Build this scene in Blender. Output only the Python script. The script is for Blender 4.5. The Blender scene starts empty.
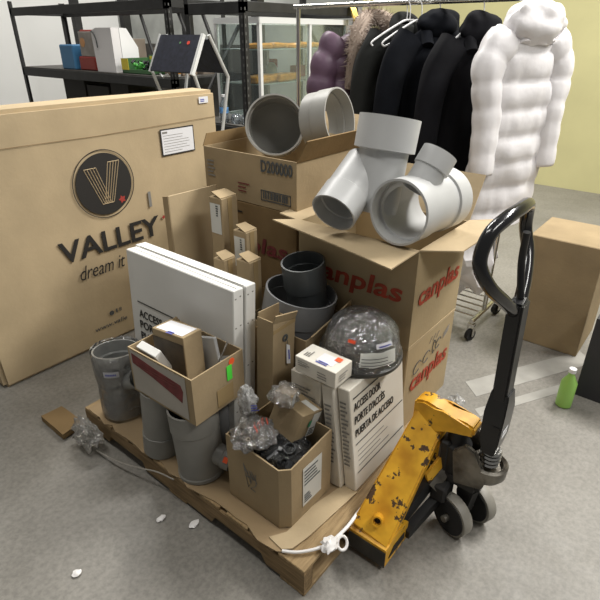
import bpy, bmesh, math, random
from mathutils import Vector, Matrix, noise
PI = math.pi
R = math.radians
random.seed(7)
sc = bpy.context.scene
COL = sc.collection

# ------------------------------------------------------------------ materials
MATS = {}
def mat(name, col, rough=0.6, metal=0.0, var=0.0, scale=8.0, bump=0.0, bscale=40.0, col2=None, spec=0.5, coat=0.0, stretch=None, sheen=0.0):
    if name in MATS: return MATS[name]
    m = bpy.data.materials.new(name); m.use_nodes = True
    nt = m.node_tree; b = nt.nodes['Principled BSDF']
    b.inputs['Base Color'].default_value = (*col, 1); b.inputs['Roughness'].default_value = rough
    b.inputs['Metallic'].default_value = metal; b.inputs['Specular IOR Level'].default_value = spec
    b.inputs['Coat Weight'].default_value = coat
    if sheen: b.inputs['Sheen Weight'].default_value = sheen
    tc = nt.nodes.new('ShaderNodeTexCoord'); mp = nt.nodes.new('ShaderNodeMapping')
    nt.links.new(tc.outputs['Object'], mp.inputs['Vector'])
    if stretch: mp.inputs['Scale'].default_value = stretch
    if var or col2:
        n = nt.nodes.new('ShaderNodeTexNoise'); n.inputs['Scale'].default_value = scale; n.inputs['Detail'].default_value = 6
        nt.links.new(mp.outputs[0], n.inputs['Vector'])
        r = nt.nodes.new('ShaderNodeValToRGB')
        c2 = col2 or tuple(max(0, c * (1 - var)) for c in col); c1 = col if col2 else tuple(min(1, c * (1 + var)) for c in col)
        r.color_ramp.elements[0].position = .33; r.color_ramp.elements[0].color = (*c2, 1)
        r.color_ramp.elements[1].position = .67; r.color_ramp.elements[1].color = (*c1, 1)
        nt.links.new(n.outputs['Fac'], r.inputs[0]); nt.links.new(r.outputs[0], b.inputs['Base Color'])
    if bump:
        n2 = nt.nodes.new('ShaderNodeTexNoise'); n2.inputs['Scale'].default_value = bscale; n2.inputs['Detail'].default_value = 4
        nt.links.new(mp.outputs[0], n2.inputs['Vector'])
        bp = nt.nodes.new('ShaderNodeBump'); bp.inputs['Strength'].default_value = bump; bp.inputs['Distance'].default_value = .01
        nt.links.new(n2.outputs['Fac'], bp.inputs['Height']); nt.links.new(bp.outputs[0], b.inputs['Normal'])
    MATS[name] = m; return m

def film(name, tint=(.9, .9, .9), body=.22, rough=.12, white=(.75, .75, .73), bscale=30, gl=.35, bump=.9):
    if name in MATS: return MATS[name]
    m = bpy.data.materials.new(name); m.use_nodes = True; nt = m.node_tree
    for n in list(nt.nodes): nt.nodes.remove(n)
    out = nt.nodes.new('ShaderNodeOutputMaterial'); tr = nt.nodes.new('ShaderNodeBsdfTransparent'); tr.inputs[0].default_value = (*tint, 1)
    df = nt.nodes.new('ShaderNodeBsdfDiffuse'); df.inputs[0].default_value = (*white, 1)
    g = nt.nodes.new('ShaderNodeBsdfGlossy'); g.inputs['Roughness'].default_value = rough; g.inputs[0].default_value = (1, 1, 1, 1)
    m1 = nt.nodes.new('ShaderNodeMixShader'); m2 = nt.nodes.new('ShaderNodeMixShader')
    tc = nt.nodes.new('ShaderNodeTexCoord'); n = nt.nodes.new('ShaderNodeTexNoise'); n.inputs['Scale'].default_value = bscale; n.inputs['Detail'].default_value = 3
    n.inputs['Distortion'].default_value = 1.5
    nt.links.new(tc.outputs['Object'], n.inputs['Vector'])
    bp = nt.nodes.new('ShaderNodeBump'); bp.inputs['Strength'].default_value = bump; bp.inputs['Distance'].default_value = .02
    nt.links.new(n.outputs['Fac'], bp.inputs['Height']); nt.links.new(bp.outputs[0], g.inputs['Normal'])
    lw = nt.nodes.new('ShaderNodeLayerWeight'); lw.inputs[0].default_value = gl; nt.links.new(bp.outputs[0], lw.inputs['Normal'])
    m1.inputs[0].default_value = body
    nt.links.new(tr.outputs[0], m1.inputs[1]); nt.links.new(df.outputs[0], m1.inputs[2])
    nt.links.new(lw.outputs['Fresnel'], m2.inputs[0]); nt.links.new(m1.outputs[0], m2.inputs[1]); nt.links.new(g.outputs[0], m2.inputs[2])
    nt.links.new(m2.outputs[0], out.inputs[0]); MATS[name] = m; return m

CARD = mat('cardboard', (.345, .262, .155), .85, var=.10, scale=5, bump=.12, bscale=60, spec=.2)
CARD2 = mat('cardboard_golden', (.42, .328, .195), .8, var=.08, scale=3, bump=.1, bscale=50, spec=.25)
CARD3 = mat('cardboard_pale', (.47, .368, .228), .8, var=.09, scale=4, bump=.1, bscale=50, spec=.25)
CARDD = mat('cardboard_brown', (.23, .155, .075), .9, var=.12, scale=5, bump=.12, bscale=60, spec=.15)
CARDS = mat('cardboard_scuffed', (.33, .25, .16), .85, col2=(.20, .145, .085), scale=7, bump=.15, bscale=25, spec=.2)
WBOX = mat('white_board', (.72, .715, .68), .6, var=.03, scale=6, spec=.35)
WBOXW = mat('white_board_warm', (.76, .73, .65), .6, col2=(.70, .65, .56), scale=5, spec=.35)
PVC = mat('grey_pvc', (.40, .40, .385), .42, var=.05, scale=6, spec=.5)
PVCL = mat('grey_pvc_light', (.50, .505, .50), .40, var=.05, scale=6, spec=.5)
PVCT = mat('grey_pvc_taupe', (.34, .335, .31), .42, var=.06, scale=6, spec=.5)
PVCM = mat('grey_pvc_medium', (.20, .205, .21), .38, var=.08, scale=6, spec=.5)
PVCD = mat('grey_pvc_dark', (.075, .083, .085), .4, var=.12, scale=7, spec=.5)
PVCG = mat('grey_pvc_floor', (.22, .215, .195), .42, var=.10, scale=9, spec=.5)
INK = mat('black_ink', (.018, .016, .014), .7)
INKG = mat('grey_ink', (.22, .21, .19), .8)
INKD = mat('dark_grey_ink', (.08, .085, .085), .8)
REDI = mat('red_ink', (.38, .055, .025), .7, var=.2, scale=30)
REDD = mat('dark_red_ink', (.17, .03, .03), .7, var=.2, scale=30)
BLUEI = mat('blue_ink', (.09, .11, .45), .6)
PAPER = mat('label_paper', (.76, .76, .78), .5)
PAPERW = mat('label_white', (.62, .62, .58), .6)
ORNG = mat('orange_sticker', (.90, .12, .03), .5)
GREEN = mat('green_sticker', (.10, .80, .07), .5)
TAPE = mat('packing_tape', (.36, .26, .13), .25, spec=.6)
WOOD = mat('pallet_wood', (.40, .28, .14), .75, col2=(.24, .16, .075), scale=6, bump=.3, bscale=20, stretch=(1.5, 14, 14))
WOODY = mat('pallet_wood_side', (.30, .20, .095), .8, col2=(.17, .11, .05), scale=6, bump=.3, bscale=20, stretch=(14, 1.5, 14))
YEL = None
BLK = mat('black_paint', (.012, .012, .013), .28, spec=.5)
BLKM = mat('black_metal_matte', (.018, .018, .018), .55, var=.3, scale=10)
RUB = mat('black_rubber', (.015, .015, .015), .8)
STEEL = mat('greasy_steel', (.30, .28, .24), .4, metal=.7, col2=(.10, .09, .075), scale=14, bump=.2)
CHROME = mat('chrome', (.62, .61, .58), .22, metal=1.0)
ALU = mat('aluminium', (.62, .63, .62), .35, metal=.35)
ALUW = mat('aluminium_white', (.70, .71, .70), .4)
TREAD = mat('wheel_tread', (.27, .255, .22), .5, var=.1, scale=12)
WPLA = mat('white_plastic', (.80, .80, .80), .4)
GALV = mat('shrink_wrapped_pvc', (.40, .405, .39), .26, metal=.45, col2=(.24, .245, .235), scale=12, bump=.25, bscale=22)
BLKP = mat('black_fittings', (.02, .021, .023), .25)

def yellow():
    m = bpy.data.materials.new('worn_yellow_paint'); m.use_nodes = True; nt = m.node_tree; b = nt.nodes['Principled BSDF']
    tc = nt.nodes.new('ShaderNodeTexCoord')
    n1 = nt.nodes.new('ShaderNodeTexNoise'); n1.inputs['Scale'].default_value = 19; n1.inputs['Detail'].default_value = 9; n1.inputs['Roughness'].default_value = .62
    n2 = nt.nodes.new('ShaderNodeTexNoise'); n2.inputs['Scale'].default_value = 9; n2.inputs['Detail'].default_value = 3
    for n in (n1, n2): nt.links.new(tc.outputs['Object'], n.inputs['Vector'])
    r1 = nt.nodes.new('ShaderNodeValToRGB'); r1.color_ramp.elements[0].position = .60; r1.color_ramp.elements[1].position = .615
    r1.color_ramp.elements[0].color = (0, 0, 0, 1); r1.color_ramp.elements[1].color = (1, 1, 1, 1)
    r2 = nt.nodes.new('ShaderNodeValToRGB'); r2.color_ramp.elements[0].color = (.55, .25, .010, 1); r2.color_ramp.elements[1].color = (.86, .47, .03, 1)
    r2.color_ramp.elements[0].position = .35; r2.color_ramp.elements[1].position = .6
    mx = nt.nodes.new('ShaderNodeMix'); mx.data_type = 'RGBA'
    nt.links.new(n1.outputs['Fac'], r1.inputs[0]); nt.links.new(n2.outputs['Fac'], r2.inputs[0])
    nt.links.new(r1.outputs[0], mx.inputs['Factor']); nt.links.new(r2.outputs[0], mx.inputs['A']); mx.inputs['B'].default_value = (.085, .045, .02, 1)
    nt.links.new(mx.outputs['Result'], b.inputs['Base Color']); b.inputs['Roughness'].default_value = .45
    return m
YEL = yellow()

# ------------------------------------------------------------------ mesh helpers
def link(name, bm, m, parent=None, smooth=False, auto=None):
    me = bpy.data.meshes.new(name); bmesh.ops.recalc_face_normals(bm, faces=bm.faces[:]); bm.to_mesh(me); bm.free()
    if m: me.materials.append(m)
    if smooth:
        for p in me.polygons: p.use_smooth = True
        try: me.set_sharp_from_angle(angle=R(auto or 35))
        except Exception: pass
    o = bpy.data.objects.new(name, me); COL.objects.link(o)
    if parent: o.parent = parent
    return o

def tag(o, label=None, cat=None, group=None, kind=None):
    if label: o['label'] = label
    if cat: o['category'] = cat
    if group: o['group'] = group
    if kind: o['kind'] = kind
    return o

def frame(loc=(0, 0, 0), rz=0, rx=0, ry=0):
    return Matrix.Translation(Vector(loc)) @ Matrix.Rotation(R(rz), 4, 'Z') @ Matrix.Rotation(R(rx), 4, 'X') @ Matrix.Rotation(R(ry), 4, 'Y')

class Thing:
    def __init__(s, name, label, cat, loc=(0, 0, 0), group=None, rz=0, rx=0, ry=0, M=None):
        s.M = M if M is not None else frame(loc, rz, rx, ry)
        s.o = bpy.data.objects.new(name, None); COL.objects.link(s.o); s.o.empty_display_size = .05
        s.o.matrix_world = s.M; tag(s.o, label, cat, group); s.inv = s.M.inverted()
    def part(s, name, bm, m, parent=None, smooth=False, world=False, label=None, auto=None):
        if world: bm.transform(s.inv)
        o = link(name, bm, m, parent or s.o, smooth, auto)
        if label: o['label'] = label
        return o

def single(name, bm, m, label, cat, group=None, smooth=False, M=None, kind=None, auto=None):
    o = link(name, bm, m, None, smooth, auto)
    if M is not None: o.matrix_world = M
    return tag(o, label, cat, group, kind)

def bx(bm, x0, x1, y0, y1, z0, z1, bev=0.0, seg=1):
    vs = [bm.verts.new(p) for p in ((x0, y0, z0), (x1, y0, z0), (x1, y1, z0), (x0, y1, z0), (x0, y0, z1), (x1, y0, z1), (x1, y1, z1), (x0, y1, z1))]
    fs = [bm.faces.new([vs[i] for i in f]) for f in ((0, 3, 2, 1), (4, 5, 6, 7), (0, 1, 5, 4), (1, 2, 6, 5), (2, 3, 7, 6), (3, 0, 4, 7))]
    if bev:
        es = list({e for f in fs for e in f.edges})
        bmesh.ops.bevel(bm, geom=es, offset=bev, segments=seg, affect='EDGES')
    return bm
def box(*a, **k):
    return bx(bmesh.new(), *a, **k)

def basis(d):
    d = Vector(d).normalized(); a = Vector((0, 0, 1)) if abs(d.z) < .9 else Vector((1, 0, 0))
    u = d.cross(a).normalized(); return u, d.cross(u).normalized(), d

def lathe(bm, prof, p0, d, seg=48, closed=True, M=None):
    """prof: list of (r, t) around the axis d from p0; closed loops make a hollow ring."""
    u, v, d = basis(d); p0 = Vector(p0); rings = []
    for r, t in prof:
        rings.append([bm.verts.new(p0 + d * t + (u * math.cos(2 * PI * i / seg) + v * math.sin(2 * PI * i / seg)) * r) for i in range(seg)])
    n = len(rings)
    for k in range(n if closed else n - 1):
        a, b = rings[k], rings[(k + 1) % n]
        for i in range(seg):
            bm.faces.new((a[i], a[(i + 1) % seg], b[(i + 1) % seg], b[i]))
    if not closed:
        for rg in (rings[0], rings[-1]): bm.faces.new(rg)
    return bm

def pipe(bm, p0, p1, r, w=.007, seg=48, lips=()):
    """hollow pipe p0->p1; lips: list of (t0,t1,extra) raised hubs along it"""
    p0 = Vector(p0); p1 = Vector(p1); L = (p1 - p0).length
    outer = [(r, 0)]
    for t0, t1, e in lips:
        outer += [(r, t0 - .002), (r + e, t0), (r + e, t1), (r, t1 + .002)] if t0 > 0.004 and t1 < L - .004 else \
                 ([(r + e, 0), (r + e, t1), (r, t1 + .004)] if t0 <= 0.004 else [(r, t0 - .004), (r + e, t0), (r + e, L)])
    if lips and lips[0][0] <= 0.004: outer = outer[1:]
    if not lips or lips[-1][1] < L - .004: outer.append((r, L))
    ri0 = outer[0][0] - w; ri1 = outer[-1][0] - w
    prof = outer + [(ri1, L), (ri1, L - .05 if L > .12 else L * .6), (r - w - .002, L - .052 if L > .12 else L * .58), (r - w - .002, .052 if L > .12 else L * .42), (ri0, .05 if L > .12 else L * .4), (ri0, 0)]
    return lathe(bm, prof, p0, p1 - p0, seg)

def tube(bm, pts, r, seg=12, closed=False, rads=None):
    pts = [Vector(p) for p in pts]; n = len(pts); rings = []; pu = None
    for i, p in enumerate(pts):
        a = pts[(i - 1) % n] if (i > 0 or closed) else p; b = pts[(i + 1) % n] if (i < n - 1 or closed) else p
        d = (b - a).normalized()
        if pu is None: u, v, _ = basis(d)
        else:
            u = (pu - d * pu.dot(d)).normalized(); v = d.cross(u)
        pu = u; rr = rads[i] if rads else r
        rings.append([bm.verts.new(p + (u * math.cos(2 * PI * k / seg) + v * math.sin(2 * PI * k / seg)) * rr) for k in range(seg)])
    for i in range(n if closed else n - 1):
        a, b = rings[i], rings[(i + 1) % n]
        for k in range(seg): bm.faces.new((a[k], a[(k + 1) % seg], b[(k + 1) % seg], b[k]))
    if not closed: bm.faces.new(rings[0]); bm.faces.new(rings[-1])
    return bm

def cr(pts, n=6, closed=False):
    pts = [Vector(p) for p in pts]; out = []; m = len(pts)
    g = (lambda i: pts[i % m]) if closed else (lambda i: pts[max(0, min(m - 1, i))])
    for i in range(m if closed else m - 1):
        p0, p1, p2, p3 = g(i - 1), g(i), g(i + 1), g(i + 2)
        for k in range(n):
            t = k / n; out.append(.5 * ((2 * p1) + (p2 - p0) * t + (2 * p0 - 5 * p1 + 4 * p2 - p3) * t * t + (3 * p1 - p0 - 3 * p2 + p3) * t ** 3))
    if not closed: out.append(pts[-1])
    return out

def prism(bm, poly, h0, h1, axes='xy'):
    """extrude a 2-D outline between h0 and h1 along the third axis"""
    def P(a, b, h): return {'xy': (a, b, h), 'xz': (a, h, b), 'yz': (h, a, b)}[axes]
    lo = [bm.verts.new(P(a, b, h0)) for a, b in poly]; hi = [bm.verts.new(P(a, b, h1)) for a, b in poly]
    bm.faces.new(lo); bm.faces.new(hi[::-1]); n = len(poly)
    for i in range(n): bm.faces.new((lo[i], lo[(i + 1) % n], hi[(i + 1) % n], hi[i]))
    return bm

def slab(bm, quad, th):
    """thick sheet through four (or more) corner points"""
    q = [Vector(p) for p in quad]; n = (q[1] - q[0]).cross(q[-1] - q[0]).normalized() * th
    a = [bm.verts.new(p) for p in q]; b = [bm.verts.new(p + n) for p in q]
    bm.faces.new(a); bm.faces.new(b[::-1]); m = len(q)
    for i in range(m): bm.faces.new((a[i], a[(i + 1) % m], b[(i + 1) % m], b[i]))
    return bm

def patch(bm, o, u, v, w, h, lift=.0012, th=.0006):
    """thin printed or glued rectangle: o lower-left corner, u right, v up"""
    o = Vector(o); u = Vector(u).normalized(); v = Vector(v).normalized(); n = u.cross(v).normalized()
    o = o + n * (lift - th)
    return slab(bm, [o, o + u * w, o + u * w + v * h, o + v * h], th)

def text(s, o, u, v, w, h, bold=.0, shear=0.0, wave=0):
    """lettering as thin mesh; bounding box mapped to w x h"""
    c = bpy.data.curves.new('lettering', 'FONT'); c.body = s; c.size = 1; c.extrude = .01; c.offset = bold; c.shear = shear; c.resolution_u = 3
    ob = bpy.data.objects.new('lettering', c); COL.objects.link(ob)
    dg = bpy.context.evaluated_depsgraph_get(); me = bpy.data.meshes.new_from_object(ob.evaluated_get(dg))
    bpy.data.objects.remove(ob); bpy.data.curves.remove(c)
    bm = bmesh.new(); bm.from_mesh(me); bpy.data.meshes.remove(me)
    xs = [q.co.x for q in bm.verts]; ys = [q.co.y for q in bm.verts]
    x0, x1, y0, y1 = min(xs), max(xs), min(ys), max(ys)
    u = Vector(u).normalized(); v = Vector(v).normalized(); n = u.cross(v).normalized(); o = Vector(o)
    for q in bm.verts:
        a, b, z = (q.co.x - x0) / (x1 - x0) * w, (q.co.y - y0) / (y1 - y0) * h, q.co.z
        q.co = o + u * a + v * b + n * (.0010 + .0006 * (1 if z > 0 else -1))
    return bm

X_, Y_, Z_ = Vector((1, 0, 0)), Vector((0, 1, 0)), Vector((0, 0, 1))

def lines(bm, o, u, v, w, h, n, fill=.45, rnd=True, lift=.002):
    """rows of small illegible print"""
    o = Vector(o); u = Vector(u).normalized(); v = Vector(v).normalized()
    for i in range(n):
        ww = w * (random.uniform(.6, 1) if rnd else 1)
        patch(bm, o + v * (h * (i + .3) / n), u, v, ww, h / n * fill, lift=lift)
    return bm

def jitter(bm, amp, sc_=6, seed=0):
    for q in bm.verts:
        q.co += noise.noise_vector(q.co * sc_ + Vector((seed, seed * 2.3, 0))) * amp
    return bm

def subdiv(bm, cuts=3):
    bmesh.ops.subdivide_edges(bm, edges=bm.edges[:], cuts=cuts, use_grid_fill=True); return bm

def blob(c, s, seed=0, amp=.35, freq=2.5, sub=4, crease=True, flat=None):
    """crumpled bag around c with half sizes s"""
    bm = bmesh.new(); bmesh.ops.create_icosphere(bm, subdivisions=sub, radius=1)
    for q in bm.verts:
        p = q.co.normalized(); f = noise.noise(p * freq + Vector((seed, 1.7 * seed, .3)))
        g = abs(noise.noise(p * freq * 2.6 + Vector((seed * 3, 0, 9)))) if crease else 0
        k = 1 + amp * f - amp * .8 * g
        q.co = Vector((p.x * s[0] * k, p.y * s[1] * k, p.z * s[2] * k))
        if flat is not None and q.co.z < flat: q.co.z = flat + (q.co.z - flat) * .08
        q.co += Vector(c)
    return bm

def carton_open(t, x, y, z, m, th=.005, name='body', bulge=0.0):
    """open-topped carton body, local 0..x, 0..y, 0..z"""
    bm = bmesh.new()
    bx(bm, 0, x, 0, y, 0, th); bx(bm, 0, th, 0, y, th, z); bx(bm, x - th, x, 0, y, th, z)
    bx(bm, th, x - th, 0, th, th, z); bx(bm, th, x - th, y - th, y, th, z)
    return t.part(name, bm, m)

def flap(t, a, b, out, L, ang, m, th=.005, taper=.0, parent=None, bend=0.0):
    """flap hinged along a-b (local points), folding towards out; ang 0 = upright, 90 = level, more = drooping"""
    a = Vector(a); b = Vector(b); out = Vector(out).normalized()
    d = out * math.sin(R(ang)) + Z_ * math.cos(R(ang)); e = (b - a).normalized() * taper
    bm = bmesh.new()
    if bend:
        d2 = out * math.sin(R(ang + bend)) + Z_ * math.cos(R(ang + bend))
        m1a = a + d * L * .5 + e * .5; m1b = b + d * L * .5 - e * .5
        slab(bm, [a, b, m1b, m1a], th); slab(bm, [m1a, m1b, b - e + d * L * .5 + d2 * L * .5, a + e + d * L * .5 + d2 * L * .5], th)
    else: slab(bm, [a, b, b + d * L - e, a + d * L + e], th)
    return t.part('flap', bm, m, parent)

# ------------------------------------------------------------------ setting
def struct(name, bm, m): return tag(link(name, bm, m), kind='structure')

def concrete():
    m = bpy.data.materials.new('concrete_floor'); m.use_nodes = True; nt = m.node_tree; b = nt.nodes['Principled BSDF']
    tc = nt.nodes.new('ShaderNodeTexCoord')
    def nz(s, d, ro=.55):
        n = nt.nodes.new('ShaderNodeTexNoise'); n.inputs['Scale'].default_value = s; n.inputs['Detail'].default_value = d; n.inputs['Roughness'].default_value = ro
        nt.links.new(tc.outputs['Object'], n.inputs['Vector']); return n
    a = nz(1.8, 9, .65); c = nz(58, 8, .7); s = nz(9, 5)
    r = nt.nodes.new('ShaderNodeValToRGB'); r.color_ramp.elements[0].position = .35; r.color_ramp.elements[1].position = .62
    r.color_ramp.elements[0].color = (.195, .184, .16, 1); r.color_ramp.elements[1].color = (.26, .246, .218, 1)
    nt.links.new(a.outputs['Fac'], r.inputs[0])
    r2 = nt.nodes.new('ShaderNodeValToRGB'); r2.color_ramp.elements[0].position = .36; r2.color_ramp.elements[1].position = .6
    r2.color_ramp.elements[0].color = (.78, .78, .78, 1); r2.color_ramp.elements[1].color = (1.08, 1.08, 1.08, 1)
    nt.links.new(c.outputs['Fac'], r2.inputs[0])
    mx = nt.nodes.new('ShaderNodeMix'); mx.data_type = 'RGBA'; mx.blend_type = 'MULTIPLY'; mx.inputs['Factor'].default_value = 1
    nt.links.new(r.outputs[0], mx.inputs['A']); nt.links.new(r2.outputs[0], mx.inputs['B']); nt.links.new(mx.outputs['Result'], b.inputs['Base Color'])
    rr = nt.nodes.new('ShaderNodeMapRange'); rr.inputs['To Min'].default_value = .38; rr.inputs['To Max'].default_value = .62
    nt.links.new(s.outputs['Fac'], rr.inputs['Value']); nt.links.new(rr.outputs[0], b.inputs['Roughness'])
    bp = nt.nodes.new('ShaderNodeBump'); bp.inputs['Strength'].default_value = .12; bp.inputs['Distance'].default_value = .004
    nt.links.new(c.outputs['Fac'], bp.inputs['Height']); nt.links.new(bp.outputs[0], b.inputs['Normal'])
    return m
struct('floor', box(-4, 6.5, -5, 9, -.1, 0), concrete())
struct('wall_back', box(5.6, 5.7, -5, 3.55, 0, 4.6), mat('yellow_wall', (.62, .58, .30), .8, var=.06, scale=2))
struct('wall_far', box(5.6, 5.7, 3.55, 9, 0, 4.6), mat('grey_wall', (.36, .37, .35), .8, var=.25, scale=2))
struct('wall_left', box(-4, 5.6, 9, 9.1, 0, 4.6), mat('white_wall', (.80, .80, .78), .8))

# tape lines on the floor
TL = mat('worn_floor_tape', (.34, .33, .30), .6, var=.12, scale=9)
bm = bmesh.new(); prism(bm, [(1.30, -.02), (1.38, .07), (2.05, -.30), (1.97, -.39)], 0.0005, .0015)
struct('trim_1', bm, TL)
bm = bmesh.new(); prism(bm, [(1.17, -.09), (1.205, -.05), (1.95, -.47), (1.92, -.51)], .0005, .0015)
struct('trim_2', bm, TL)

# ------------------------------------------------------------------ pallet
PZ = .12
t = Thing('wooden_pallet', 'worn wooden pallet on the concrete floor, carrying the boxes and pipe fittings', 'pallet')
for i, x in enumerate((0, .49, .98)):
    bm = bmesh.new()
    prism(bm, [(0, .016), (.16, .016), (.18, .052), (.40, .052), (.42, .016), (.80, .016), (.82, .052), (1.04, .052), (1.06, .016), (1.22, .016), (1.22, .104), (0, .104)], x, x + .042, 'yz')
    t.part('stringer', bm, WOODY)
ys = [(0, .105), (.125, .20), (.24, .34), (.375, .475), (.505, .605), (.64, .74), (.77, .87), (.90, 1.0), (1.02, 1.10), (1.12, 1.22)]
for a, b in ys: t.part('deck_board', jitter(subdiv(box(0, 1.022, a, b, .104, PZ - .002, bev=.002), 1), .0012, 5), WOOD)
for a, b in ((0, .10), (.56, .66), (1.12, 1.22)): t.part('bottom_board', box(0, 1.022, a, b, 0.0005, .016, bev=.002), WOOD)

# cardboard sheet over the deck with ragged edge
random.seed(3)
poly = []
y = .085
pts = [(.012, .088), (.16, .062), (.345, .045), (.70, .048), (1.0, .055), (1.0, 1.19), (.004, 1.19)]
poly = [(a, b) for a, b in pts]
yy = 1.19
while yy > .13:
    yy -= random.uniform(.03, .07); poly.append((random.uniform(-.012, .012), max(yy, .11)))
bm = bmesh.new(); prism(bm, poly, PZ - .0015, PZ + .003)
single('cardboard_sheet', bm, mat('sheet_cardboard', (.31, .22, .12), .85, var=.1, scale=4, bump=.1), 'brown cardboard sheet laid flat over the pallet boards under the goods', 'cardboard sheet')
bm = bmesh.new(); prism(bm, [(.012, .10), (.035, .075), (.10, .063), (.155, .058), (.35, .042), (.345, .10), (.20, .128), (.07, .128), (.02, .16)], PZ + .003, PZ + .007)
single('cardboard_scrap', bm, CARD3, 'pale torn piece of cardboard on the near corner of the pallet', 'cardboard')

# ------------------------------------------------------------------ helpers for cartons with text
def crate(name, label, x0, y0, z0, dx, dy, dz, m, group=None, bev=.004, rz=0, rx=0, ry=0, cat='box'):
    t = Thing(name, label, cat, (x0, y0, z0), group, rz, rx, ry)
    t.part('body', jitter(subdiv(box(0, dx, 0, dy, 0, dz, bev=bev), 2), .0015, 4), m)
    return t

SX, SY, SW, SD, SH = .713, .083, .41, .52, .393
# right-hand stack of branded cartons
def pencil(t, x0, z0, s):
    bm = bmesh.new()
    for k, (dx, dz, rx_, rz_) in enumerate(((0, 0, .030, .024), (.075, .012, .028, .022), (.135, .03, .010, .03), (.175, .03, .022, .022))):
        pts = [(x0 + s * (dx + rx_ * math.cos(a * PI / 9)), -.0035, z0 + s * (dz + rz_ * math.sin(a * PI / 9 + .4))) for a in range(16)]
        tube(bm, pts, .0017, 5)
    t.part('scribble', bm, INKD)
def brand_text(t, face, w0, zz, w, h, m):
    if face == 'front': bm = text('canplas', (w0, -.002, zz), X_, Z_, w, h, bold=.020, shear=.12)
    else: bm = text('canplas', (-.002, w0, zz), -Y_, Z_, w, h, bold=.020, shear=.12)
    t.part('brand_lettering', bm, m)

t = crate('carton', 'closed tan carton with red lettering and pencil scribble, bottom of the right stack', SX, SY, PZ + .004, SW, SD, SH - .004, CARD2, group='red-printed tan cartons on the pallet')
brand_text(t, 'front', .05, .145, .325, .105, REDI)
pencil(t, .09, .27, 1.0)
bm = bmesh.new(); 
for i in range(3):
    tube(bm, [(.18 + .03 * i, -.0035, .335), (.20 + .03 * i, -.0035, .36)], .0012, 5); tube(bm, [(.31, -.0035, .30 + .01 * i), (.36, -.0035, .325 + .01 * i)], .0012, 5)
t.part('pencil_marks', bm, INKG)
t = Thing('carton', 'open tan carton with red lettering and splayed flaps, holding two light grey wye fittings', 'box', (SX, SY, PZ + SH), 'red-printed tan cartons on the pallet')
carton_open(t, SW, SD, SH, CARD2)
brand_text(t, 'front', .035, .145, .34, .10, REDI)
brand_text(t, 'side', .465, .16, .42, .10, REDI)
t.part('flap', slab(bmesh.new(), [(0, 0, SH), (0, SD, SH), (-.075, SD + .07, SH + .004), (-.125, SD * .5, SH - .004), (-.178, .004, SH - .008)], .005), CARD3)
t.part('flap', slab(bmesh.new(), [(SW, 0, SH), (0, 0, SH), (.105, -.108, SH - .008), (.30, -.118, SH - .002), (.52, -.135, SH + .006)], .005), CARD3)
flap(t, (SW, 0, SH), (SW, SD, SH), (1, 0, 0), .19, 32, CARD3, taper=0)
flap(t, (SW, SD, SH), (0, SD, SH), (0, 1, 0), .10, 84, CARD3)
t.part('edge_tape', box(-.0015, SW * .99, -.0015, .0, 0, .012), CARD3)

# left stack further back
LX, LY = .775, .665
LW, LD = .46, .54
t = crate('carton', 'closed tan carton with deep shade put into its colour, bottom of the rear left stack', LX, LY, PZ + .004, LW - .22, LD, SH - .004, CARDD, group='red-printed tan cartons on the pallet')  # darker board than the right stack: shade put into its colour
t = crate('carton', 'red-lettered tan carton, shade put into its colours, directly below the D200000 box', LX, LY, PZ + SH, LW, LD, SH - .008, CARDD, group='red-printed tan cartons on the pallet')
brand_text(t, 'side', .49, .145, .44, .095, REDD)  # ink darkened along with the board, shade put into both colours
t.part('small_print', lines(bmesh.new(), (-.001, .50, .33), -Y_, Z_, .22, .03, 2), INK)
# open box on top of it
DZ = PZ + 2 * SH - .006
DH = .21
t = Thing('carton', 'open brown box printed D200000 on top of the rear left stack, holding a grey elbow', 'box', (LX, LY, DZ))
carton_open(t, LW, LD, DH, CARD)
t.part('number_lettering', text('D200000', (-.002, .19, DH - .063), -Y_, Z_, .17, .05, bold=.02), INKD)
bm = bmesh.new()
for (yy, zz, w, h) in ((.195, .027, .165, .004), (.195, .068, .165, .004), (.195, .027, .004, .045), (.034, .027, .004, .045)):
    patch(bm, (-.001, yy, zz), -Y_, Z_, w, h)
t.part('printed_frame', bm, INKD)
bm = bmesh.new(); random.seed(5); yq = .183
while yq > .045:
    w = random.uniform(.003, .009); patch(bm, (-.001, yq, .036), -Y_, Z_, w, .03); yq -= w + random.uniform(.002, .006)
t.part('barcode', bm, INKD)
t.part('small_print', lines(bmesh.new(), (-.001, .33, .04), -Y_, Z_, .07, .05, 3, fill=.3), REDD)
t.part('stamp_print', lines(bmesh.new(), (-.001, .52, .08), -Y_, Z_, .05, .08, 5, fill=.35), INKG)
flap(t, (0, 0, DH), (LW, 0, DH), (0, -1, 0), .10, 30, CARDD, taper=.0)
flap(t, (LW, 0, DH), (LW, LD, DH), (1, 0, 0), .17, 50, CARD)
flap(t, (LW, LD, DH), (0, LD, DH), (0, 1, 0), .05, 6, CARDD, taper=.03)

# ------------------------------------------------------------------ grey fittings on top
def fitting(name, label, cat='pipe fitting'):
    return Thing(name, label, cat, (0, 0, 0))
# wye with horizontal run, mouth facing the camera
t = Thing('pipe_wye', 'light grey wye fitting lying with wide mouth forward and small branch up', 'pipe fitting', (.85, .15, .912))
a = Vector((.690, .163, 1.030)); d = Vector((1, -.04, -.05)).normalized(); r = .106
bm = pipe(bmesh.new(), a, a + d * .32, r, .008, 64, lips=[(0, .09, .005), (.235, .32, .007)])
t.part('main_run', bm, PVCL, world=True, smooth=True)
bm = bmesh.new()
tpt = Vector((.815, .150, 1.105)); tdir = Vector((.075, -.03, .115)).normalized()
pipe(bm, tpt - tdir * .03, tpt + tdir * .115, .056, .006, 40, lips=[(.085, .145, .006)])
t.part('branch', bm, PVCL, world=True, smooth=True)
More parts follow.
